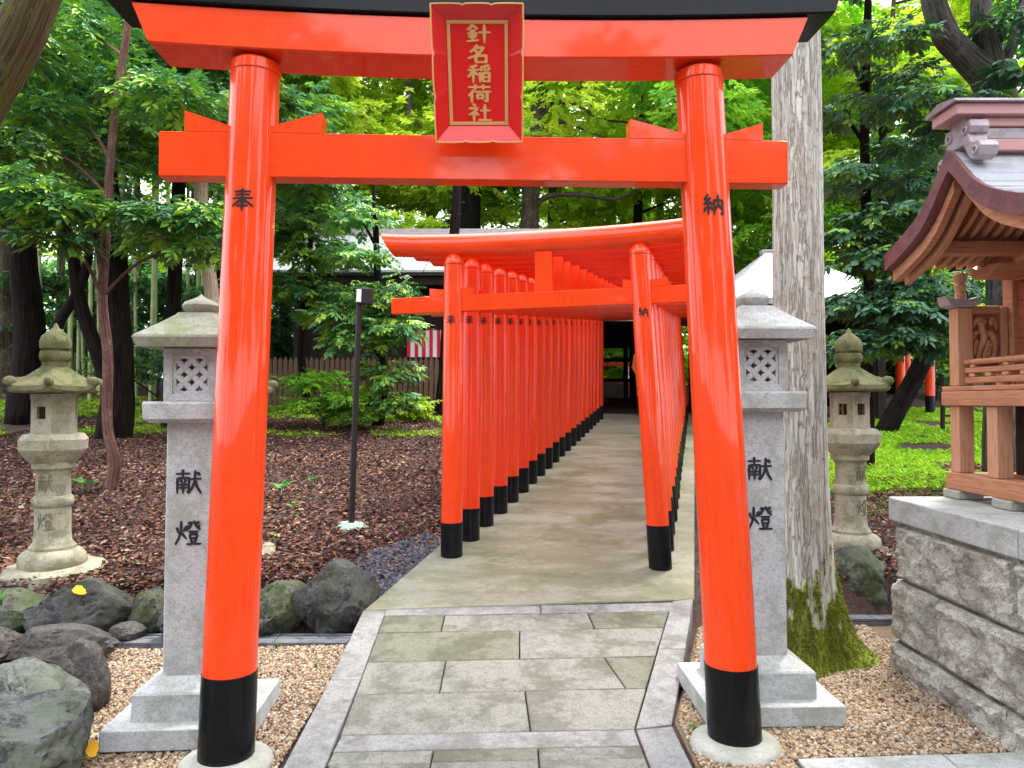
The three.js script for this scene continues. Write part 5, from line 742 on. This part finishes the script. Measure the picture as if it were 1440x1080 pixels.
  leafTree('dark_tree', 'straight dark brown trunk behind the left granite lantern roof', { seed: 8, trunk: [[-5.95, gy(-5.95, 13), 13], [-5.91, 3.27, 13], [-5.87, 4.51, 13], [-5.82, 5.75, 13], [-5.79, 7.23, 13], [-5.76, 9.09, 13]], radii: [0.14, 0.12, 0.115, 0.11, 0.1, 0.08], bark: M.barkDark, group: FG, cols: G.mixed, size: 0.25, dens: 1.5, auto: 3, clumps: [...cloud(81, -5.6, 6.4, 13, 2.0, 3.4, 12, 100)] });
  // understorey left of the tunnel
  leafTree('young_tree', 'young thin dark tree curving up behind the lamp post', { seed: 9, trunk: [[-4.1, gy(-4.1, 15), 15], [-4.14, 1.74, 15], [-4.23, 2.53, 15], [-4.19, 3.39, 15], [-4.11, 4.24, 15], [-4.06, 5.10, 15], [-4.03, 6.24, 15]], radii: [0.13, 0.085, 0.08, 0.075, 0.065, 0.05, 0.035], bark: M.barkDark, group: FG, cols: G.jade, size: 0.25, auto: 2, leafMat: M.leafGloss, dens: 1.25, clumps: [[...[-4.11, 3.86, 14.4], 0.8, 0.25, 0.6, 150], [...[-3.82, 4.59, 14.6], 0.9, 0.3, 0.7, 170], [...[-4.24, 5.01, 14.6], 0.8, 0.35, 0.7, 170], [...[-3.52, 5.48, 14.8], 0.9, 0.35, 0.7, 170], [...[-4.37, 5.90, 14.8], 0.9, 0.4, 0.7, 170], [...[-3.79, 6.53, 15], 1, 0.45, 0.8, 190], [...[-3.29, 3.73, 14.4], 0.7, 0.2, 0.5, 100]] });
  leafTree('young_tree', 'young leafy evergreen close to the picket fence', { seed: 10, trunk: [[-2.45, gy(-2.45, 13.6), 13.6], [-2.36, 1.92, 13.6], [-2.41, 2.83, 13.6], [-2.45, 3.74, 13.6], [-2.49, 4.64, 13.6], [-2.56, 5.58, 13.7]], radii: [0.12, 0.1, 0.085, 0.07, 0.055, 0.03], bark: M.barkDark, group: FG, cols: G.jade, size: 0.22, auto: 2, leafMat: M.leafGloss, dens: 1.25, clumps: [[...[-2.72, 2.78, 13], 0.65, 0.3, 0.55, 150], [...[-2.17, 2.96, 13], 0.6, 0.28, 0.55, 170], [...[-2.23, 3.52, 13], 0.6, 0.28, 0.5, 150], [...[-2.64, 4.24, 13.2], 0.6, 0.22, 0.5, 100], [...[-2.85, 4.96, 13.3], 0.7, 0.25, 0.6, 90], [...[-2.15, 2.15, 12.9], 0.55, 0.25, 0.45, 110], [...[-2.03, 1.66, 12.9], 0.4, 0.22, 0.4, 80], [...[-3.10, 3.15, 13], 0.6, 0.2, 0.5, 110]] });
  leafTree('dark_tree', 'dark trunk standing tight against the first small torii post', { seed: 11, trunk: [[-1.45, gy(-1.45, 15.3), 15.3], [-1.37, 2.26, 15.3], [-1.31, 3.42, 15.3], [-1.26, 4.31, 15.4], [-1.17, 5.49, 15.4], [-1.11, 6.99, 15.5]], radii: [0.17, 0.13, 0.12, 0.11, 0.1, 0.07], bark: M.barkDark, group: FG, cols: G.fresh, size: 0.34, auto: 2, clumps: [] });
  // tall trunks above the hall roof
  leafTree('cedar_tree', 'massive dark shaggy trunk rising behind the hall roof', { seed: 12, trunk: [[-1.55, 2.2, 24.5], [-1.59, 5.45, 24.5], [-1.54, 7.32, 24.5], [-1.49, 9.65, 24.5], [-1.45, 12.45, 24.5], [-1.40, 16.18, 24.5]], radii: [0.6, 0.54, 0.5, 0.47, 0.42, 0.34], bark: M.barkDark, group: FG, cols: G.deep, size: 0.55, auto: 4, seg: 18, clumps: [...cloud(121, -1.5, 15.5, 25.5, 3, 3, 10, 150)] });
  leafTree('broadleaf_tree', 'leaning brown trunk with long bare branches behind the hall roof', { seed: 13, trunk: [[0.5, 2.2, 23], [0.46, 5.21, 23], [0.53, 6.97, 23], [0.64, 8.72, 23], [0.81, 10.69, 23], [0.96, 12.66, 23], [1.14, 15.29, 23]], radii: [0.34, 0.31, 0.29, 0.27, 0.25, 0.22, 0.15], bark: M.barkBrown, group: FG, cols: G.lime, size: 0.5, sprig: 'small', seg: 14, leafMat: M.leafLime,
    limbs: [[0.1, 0.03, [0.70, 7.62, 23], [1.13, 7.95, 22.9], [2.17, 7.96, 22.8], [3.17, 7.83, 22.8], [4.00, 8.15, 22.7], [4.76, 8.41, 22.7]], [0.08, 0.02, [0.77, 10.03, 23], [1.52, 10.22, 22.8], [2.38, 9.88, 22.7], [3.23, 9.46, 22.6]], [0.09, 0.02, [0.81, 10.47, 23], [1.74, 10.83, 22.8], [2.81, 10.25, 22.7], [4.30, 10.10, 22.6]]],
    clumps: [...cloud(131, 1.5, 11.0, 24.2, 4.2, 4.4, 24, 90)] });
  // right: trees behind the shrine
  leafTree('slender_tree', 'slim dark upright tree with spreading sprays behind the right old lantern', { seed: 14, trunk: [[4.75, gy(4.75, 10), 10], [4.78, 2.03, 10], [4.80, 2.98, 10], [4.78, 3.93, 10], [4.76, 4.89, 10], [4.78, 5.84, 10], [4.87, 6.84, 10.1], [4.95, 7.87, 10.2]], radii: [0.09, 0.075, 0.07, 0.066, 0.06, 0.055, 0.05, 0.03], bark: M.barkDark, group: FG, cols: G.dusk, size: 0.215, auto: 2, leafMat: M.leafGloss, dens: 1.7,
    clumps: [[...[4.30, 3.70, 9.4], 0.5, 0.12, 0.4, 80], [...[4.69, 3.92, 9.2], 0.6, 0.13, 0.45, 100], [...[4.51, 3.38, 9.1], 0.55, 0.12, 0.4, 85], [...[4.21, 2.88, 9.3], 0.4, 0.12, 0.4, 55], [...[4.71, 2.76, 9], 0.6, 0.16, 0.45, 110], [...[5.03, 3.03, 9.1], 0.5, 0.15, 0.4, 80], [...[4.59, 2.41, 9], 0.45, 0.15, 0.4, 70], [...[5.17, 2.34, 9.2], 0.4, 0.13, 0.4, 55], [...[4.25, 4.57, 9.6], 0.5, 0.12, 0.4, 50], [...[4.98, 4.45, 9.5], 0.6, 0.12, 0.5, 70], [...[4.48, 5.47, 9.8], 0.6, 0.14, 0.5, 60], [...[5.21, 4.94, 9.6], 0.5, 0.13, 0.5, 55], [...[4.43, 6.36, 9.9], 0.6, 0.14, 0.5, 60], [...[5.09, 5.98, 9.9], 0.55, 0.13, 0.5, 50], [...[4.03, 2.34, 9.2], 0.4, 0.15, 0.35, 80], [...[5.34, 2.70, 9.2], 0.4, 0.16, 0.4, 90]] });
  leafTree('leaning_tree', 'dark trunk leaning towards the wooden shrine over bright moss', { seed: 15, trunk: [[6.42, gy(6.42, 13) - 0.05, 13], [6.71, 1.48, 13], [7.06, 2.10, 13], [7.40, 2.78, 13], [7.70, 3.64, 13], [8.05, 4.66, 13.1], [8.36, 5.94, 13.2]], radii: [0.2, 0.165, 0.155, 0.145, 0.13, 0.11, 0.08], bark: M.barkDark, group: FG, cols: G.deep, size: 0.25, auto: 2, leafMat: M.leafGloss, dens: 1.4, clumps: [[...[6.73, 3.08, 12.4], 0.7, 0.3, 0.6, 170], [...[7.26, 3.56, 12.5], 0.7, 0.3, 0.6, 170], [...[6.48, 3.58, 12.6], 0.6, 0.25, 0.5, 130], ...cloud(151, 8.2, 5.4, 13.2, 1.8, 2.4, 10, 150)] });
  leafTree('branching_tree', 'stout grey trunk forking into thick limbs above the wooden shrine roof', { seed: 16, trunk: [[6.1, gy(6.1, 9.2), 9.2], [6.15, 3.40, 9.2], [6.12, 4.62, 9.2], [6.00, 5.50, 9.2], [5.59, 5.85, 9.1], [5.27, 6.10, 9], [5.04, 6.64, 8.9], [4.92, 7.58, 8.9]], radii: [0.27, 0.25, 0.23, 0.22, 0.17, 0.15, 0.13, 0.09], bark: M.barkGrey, group: FG, cols: G.dusk, size: 0.22, auto: 2, leafMat: M.leafGloss, dens: 1.6,
    limbs: [[0.17, 0.1, [6.05, 5.32, 9.2], [5.91, 5.80, 9.1], [5.73, 6.27, 9], [5.76, 6.96, 9]], [0.1, 0.04, [5.96, 5.59, 9.2], [6.22, 6.02, 9.2], [6.40, 6.73, 9.2]]],
    clumps: [[...[5.53, 5.16, 8.6], 0.22, 0.1, 0.2, 18], [...[5.86, 5.49, 8.6], 0.3, 0.14, 0.25, 35], [...[4.89, 5.33, 9], 0.45, 0.14, 0.4, 55], [...[5.95, 6.17, 8.8], 0.35, 0.14, 0.3, 40], [...[4.71, 6.10, 9], 0.45, 0.16, 0.4, 50], [...[5.19, 5.03, 9], 0.3, 0.12, 0.3, 40], ...cloud(161, 5.4, 7.6, 9.2, 1.8, 1.6, 8, 120)] });
  // woodland behind: tall broadleaf trees, each with its own trunk and crown
  const wood2 = [
    [-17, 22, 'fresh'], [-13.5, 20, 'deep'], [-11, 26, 'lime'], [-7.6, 19, 'jade'], [-6.0, 23, 'lime'], [-3.6, 26, 'lime'], [-9.4, 31, 'fresh'], [-1.6, 31, 'fresh'],
    [1.5, 30, 'lime'], [4.2, 26, 'lime'], [6.6, 22, 'fresh'], [8.6, 28, 'lime'], [10.8, 21, 'lime'], [12.4, 25, 'lime'], [15, 20, 'fresh'], [13, 14.5, 'deep'], [18, 27, 'lime'], [-5.2, 30, 'lime'], [-2.4, 33, 'fresh'], [3.2, 34, 'lime'], [6.4, 31, 'fresh'], [5, 37, 'lime'], [10.2, 33, 'fresh'], [-12, 32, 'jade'], [14, 30, 'lime'],
  ];
  const say = { deep: 'dark green', jade: 'mid green', lime: 'bright yellow green', fresh: 'fresh green', dusk: 'bluish dark green', mixed: 'mottled green' };
  wood2.forEach(([x, D, k], i) => {
    const r = rng(300 + i), y0 = groundY(x, -D) - 0.1, H = (D > 29 ? 18 : D > 23 ? 15 : 10.5) + r() * 2.5, lx = (r() - 0.5) * 1.2, far = D > 21;
    leafTree('woodland_tree', `${say[k]} woodland tree in the background`, { seed: 300 + i, trunk: [[x, y0, D], [x + lx * 0.3, y0 + H * 0.3, D], [x + lx * 0.6, y0 + H * 0.6, D], [x + lx, y0 + H * 0.9, D]], radii: [0.24 + 0.1 * r(), 0.17, 0.12, 0.06], bark: [M.barkDark, M.barkBrown, M.barkGrey][i % 3], group: `${say[k]} woodland trees in the background`, cols: G[k], size: far ? 0.6 : 0.46, leafMat: k === 'lime' || k === 'fresh' ? M.leafLime : M.leaf, sprig: far ? 'small' : 'broad', auto: 4,
      clumps: [...cloud(400 + i, x + lx, y0 + H * 0.72, D, far ? 3.6 : 2.6, H * 0.55, 24, far ? 110 : 85), ...cloud(500 + i, x, y0 + H * 0.36, D, far ? 3.0 : 1.8, H * 0.26, far ? 9 : 5, 75, 0.3)] });
  });
  // trees across the forecourt, behind the viewpoint, mirrored in the lacquer
  [[-9, -8, 'deep'], [-5.6, -11, 'deep'], [-3.2, -15, 'deep'], [4.6, -13, 'deep'], [9.5, -10, 'deep'], [-12, -4, 'deep'], [13, -1.5, 'deep'], [-8, -14, 'fresh']].forEach(([x, D, k], i) => { const r = rng(700 + i), H = 9 + r() * 3; leafTree('forecourt_tree', `${say[k]} tree across the forecourt, opposite the large torii`, { seed: 700 + i, trunk: [[x, -0.2, D], [x + 0.2, H * 0.35, D], [x - 0.1, H * 0.7, D], [x, H * 0.95, D]], radii: [0.3, 0.22, 0.15, 0.06], bark: M.barkBrown, group: `${say[k]} trees across the forecourt`, cols: G[k], size: 0.7, sprig: 'small', auto: 4, clumps: cloud(720 + i, x, H * 0.62, D, 3, H * 0.6, 26, 120) }); });
  // far edge of the wood: low leafy trees closing the view under the tall crowns
  for (let i = 0; i < 15; i++) { const r = rng(900 + i), x = -30 + i * 4.1 + r() * 1.6, D = 34 + r() * 7, y0 = groundY(x, -D) - 0.1, k = x < -8 ? ['mixed', 'deep'][i % 2] : ['fresh', 'lime', 'jade', 'lime'][i % 4]; leafTree('thicket_tree', `low ${say[k]} thicket tree at the far edge of the wood`, { seed: 900 + i, trunk: [[x, y0, D], [x, y0 + 2.5, D], [x + 0.2, y0 + 5.5, D]], radii: [0.16, 0.12, 0.05], bark: M.barkBrown, group: `${say[k]} thicket trees at the far edge`, cols: G[k], size: 0.95, sprig: 'small', auto: 4, leafMat: M.leafLime, clumps: cloud(930 + i, x, y0 + 3.4, D, 2.8, 6.2, 20, 60, 0.42) }); }
  // shrubs
  const shrub = (x, D, R, h, cols, n, label, seed, size = 0.22) => leafTree('shrub', label, { category: 'shrub', seed, trunk: [[x, gy(x, D), D], [x + 0.02, gy(x, D) + h * 0.4, D], [x + 0.05, gy(x, D) + h * 0.8, D]], radii: [0.025, 0.02, 0.01], bark: M.barkBrown, cols, size, sprig: 'small', group: 'shrubs under the trees', auto: 3, clumps: cloud(seed, x, gy(x, D) + h * 0.6, D, R, h * 0.6, 9, Math.round(n / 9), 0.5) });
  shrub(-3.35, 13.3, 0.55, 1.25, G.fresh, 620, 'bright green shrub at the foot of the young curving tree', 801); shrub(-2.75, 13.0, 0.4, 1.0, G.fresh, 420, 'bright green shrub behind the lamp post', 802);
  shrub(-1.95, 14.6, 0.4, 0.7, G.lime, 300, 'low yellow green shrub before the picket fence', 803); shrub(9.6, 13.8, 0.5, 0.8, G.lime, 320, 'low lime shrub beyond the wooden shrine', 804); for (let k = 0; k < 5; k++) shrub(8.6 + k * 1.25, 19.5 + (k % 2), 0.9, 2.0, G.mixed, 420, 'tall green shrub in the row behind the distant torii', 820 + k, 0.3); shrub(-5.6, 15, 0.7, 1.1, G.deep, 420, 'dark green shrub in front of the bamboo', 805);
  for (let k = 0; k < 7; k++) shrub(-15.5 + k * 1.35, 20.5 + (k * 1.7) % 3.2, 1.5, 3.6, G.deep, 620, 'tall dark shrub among the bamboo culms', 840 + k, 0.34);
  for (let k = 0; k < 4; k++) shrub(2.2 + k * 0.9, 24.5 + (k % 2) * 0.8, 0.9, 1.6, G.fresh, 380, 'green shrub behind the low vermilion rail fence', 860 + k, 0.3);
  shrub(4.3, 12.6, 0.7, 1.3, G.deep, 420, 'dark green shrub behind the right old lantern', 806); shrub(-7.6, 16, 1.0, 2.0, G.deep, 600, 'broad dark shrub between the dark trunks', 807); shrub(-6.9, 18.5, 1.2, 3.2, G.deep, 700, 'tall dark shrub before the bamboo grove', 808, 0.3);
}
// ------------------------------------------------------------------ bamboo grove
{
  const r = rng(61), node = (h) => { const rings = []; for (let y = -0.1; y < h; y += 0.42) { const k = lerp(0.055, 0.035, clamp(y / h)); for (const [d, q] of [[0, 1], [0.012, 1.16], [0.024, 1], [0.4, 0.98]]) rings.push(circle(0, y + d, 0, k * q, 10)); } return loft(rings, 0.8); };
  const geo = node(10), tip = SP.fine; let first = null;
  for (let i = 0; i < 64; i++) {
    const D = 16.5 + r() * 8, x = lerp(-0.78, -0.40, r()) * D; const pos = [x, groundY(x, -D), -D];
    if (!first) { first = thing('bamboo', 'pale green bamboo culm in the grove behind the dark trunks', 'bamboo', pos, 0, 'bamboo grove'); mesh('culm', geo, M.bamboo, first); scatter('foliage', tip, M.leaf, 90, (p, e, s, c) => { p.set((r() - 0.5) * 1.6, 7 + r() * 3.4, (r() - 0.5) * 1.6); e.set(r() - 0.5, r() * 6.3, r() - 0.5); s.setScalar(0.5 + 0.3 * r()); c.setRGB(0.14, 0.24, 0.03); }, '', '', first); }
    else dup(first, pos, r() * 6.3);
    const o = scene.children[scene.children.length - 1]; o.rotation.z = (r() - 0.5) * 0.09; o.rotation.x = (r() - 0.5) * 0.08; o.scale.setScalar(0.85 + 0.35 * r());
  }
}
// ------------------------------------------------------------------ seedlings, fern tufts, fallen leaves
{
  const seedling = (x, D, n, l, label, seed, cols = [0.06, 0.27, 0.035]) => {
    const g = thing('seedling', label, 'plant', [x, groundY(x, -D) + 0.01, -D], 0, 'seedlings on the leaf slope'), r = rng(seed), m = phys({ color: C(...cols), roughness: 0.6, transmission: 0.3 });
    mesh('stem', tube([V(0, -0.03, 0), V(0.01, 0.06, 0), V(0, 0.13, 0.01)], [0.006, 0.004], 6), m, g);
    for (let i = 0; i < n; i++) { const lf = mesh('leaf', curlLeaf.clone().scale(l * 0.9, l * 0.5, l).translate(0, 0, l * 0.55), m, g); lf.position.set(0, 0.08 + 0.05 * r(), 0); lf.rotation.set(-0.1 - 0.4 * r(), i * (6.28 / n) + r(), 0, 'YXZ'); }
  };
  seedling(-2.46, 8.0, 8, 0.15, 'broad leaved green seedling on the leaf slope right of the torii pillar', 1); seedling(-2.3, 8.6, 5, 0.09, 'small green seedling behind the broad leaved one', 2); seedling(-4.7, 8.2, 8, 0.17, 'tall green seedling right of the lone old lantern', 3); seedling(-5.3, 8.6, 6, 0.13, 'green seedling left of the lone old lantern', 4);
  seedling(-2.1, 7.2, 5, 0.08, 'tiny seedling near the lamp post foot', 5, [0.12, 0.3, 0.03]); seedling(-2.75, 6.6, 6, 0.08, 'seedling beside the left granite lantern shaft', 6, [0.14, 0.3, 0.03]); seedling(-2.0, 6.3, 5, 0.06, 'yellow green seedling on top of the bank rocks', 7, [0.2, 0.3, 0.03]); seedling(-1.4, 9.5, 5, 0.09, 'pale seedling behind the lamp post pole', 8, [0.16, 0.26, 0.08]);
  const fern = (pos, n, l, label, seed) => { const g = thing('grass_tuft', label, 'grass tuft', pos, 0, 'grass tufts on stones and gravel'), r = rng(seed), m = phys({ color: C(0.07, 0.2, 0.025), roughness: 0.7, transmission: 0.3 }); for (let i = 0; i < n; i++) { const a = r() * 6.3, k = l * (0.6 + 0.6 * r()), w = 0.006; const b = mesh('blade', (() => { const p = []; for (let t = 0; t <= 4; t++) { const u = t / 4, y = k * (u - 0.55 * u * u), d = k * 0.8 * u * u, ww = w * (1 - u * 0.9); p.push(d, y, -ww, d, y, ww); } const ge = new THREE.BufferGeometry(); ge.setAttribute('position', new THREE.Float32BufferAttribute(p, 3)); const id = []; for (let t = 0; t < 4; t++) { const o = t * 2; id.push(o, o + 1, o + 3, o, o + 3, o + 2); } ge.setIndex(id); ge.computeVertexNormals(); return ge; })(), m, g); b.rotation.y = a; } };
  fern([-3.52, 0.2, -5.18], 16, 0.24, 'green grass tuft growing from the mossed bank rock', 1); fern([-3.75, 0.12, -5.16], 12, 0.2, 'green grass tuft at the foot of the bank rocks', 2); fern([0.88, 0.015, -3.62], 9, 0.08, 'short green weeds beside the right torii pillar foot', 3); fern([-1.55, -0.02, -4.95], 7, 0.09, 'weeds along the left drain', 4); fern([-1.2, -0.02, -4.6], 5, 0.07, 'weeds by the left kerb', 5); fern([2.1, 0.35, -5.3], 10, 0.16, 'fern like tuft on the dark right rock', 6);
  const fallen = (() => { const p = [0, 0, 0], id = [], n = 22; for (let i = 0; i < n; i++) { const a = (i / n) * 6.2832, r = 0.5 * (0.62 + 0.38 * Math.cos(a) ** 2) * (1 + 0.07 * Math.sin(a * 7)) * (Math.cos(a) > 0.93 ? 1.25 : 1); p.push(Math.sin(a) * r * 0.8, 0.07 * Math.cos(a * 2 + 1) + 0.12 * r * Math.abs(Math.sin(a)), Math.cos(a) * r); id.push(0, i + 1, ((i + 1) % n) + 1); } const ge = new THREE.BufferGeometry(); ge.setAttribute('position', new THREE.Float32BufferAttribute(p, 3)); ge.setIndex(id); ge.computeVertexNormals(); return ge; })();
  const yl = (x, y, z, s, rx, ry, label) => { const m = mesh('fallen_leaf', fallen.clone().scale(s, s * 0.7, s), M.yellowLeaf); m.position.set(x, y, z); m.rotation.set(rx, ry, 0.1); tag(m, label, 'leaf', 'yellow fallen leaves'); };
  yl(-3.02, 0.285, -5.24, 0.13, 0.35, 0.9, 'yellow fallen leaf resting on a grey bank rock'); yl(-1.9, 0.03, -3.42, 0.1, 0.3, 0.5, 'yellow fallen leaf between boulder and lantern slab'); yl(-2.05, -0.012, -4.42, 0.09, 0.3, 2, 'orange yellow leaf on the gravel behind the lantern slab');
  // clover like weed with white flower on the big boulder
  const w = thing('weed_plant', 'round leaved weed growing on the large lichened boulder', 'plant', [-2.33, 0.26, -3.28]), m = phys({ color: C(0.2, 0.42, 0.02), roughness: 0.6, transmission: 0.3 }), r = rng(9);
  for (let i = 0; i < 6; i++) { const l = mesh('leaf', new THREE.CircleGeometry(0.035 + 0.02 * r(), 12).rotateX(-1.3), m, w); l.position.set((r() - 0.5) * 0.14, 0.03 + 0.05 * r(), (r() - 0.5) * 0.12); l.rotation.set((r() - 0.5) * 0.6, r() * 6, (r() - 0.5) * 0.6); }
  for (let i = 0; i < 3; i++) { const f = mesh('flower', new THREE.IcosahedronGeometry(0.014, 1), M.pale, w); f.position.set(-0.05 + i * 0.03, 0.09 + 0.01 * i, 0.03 - 0.03 * i); }
}
scene.traverse((o) => { if (o.isMesh) { o.castShadow = true; o.receiveShadow = true; } });
renderer.render(scene, camera);
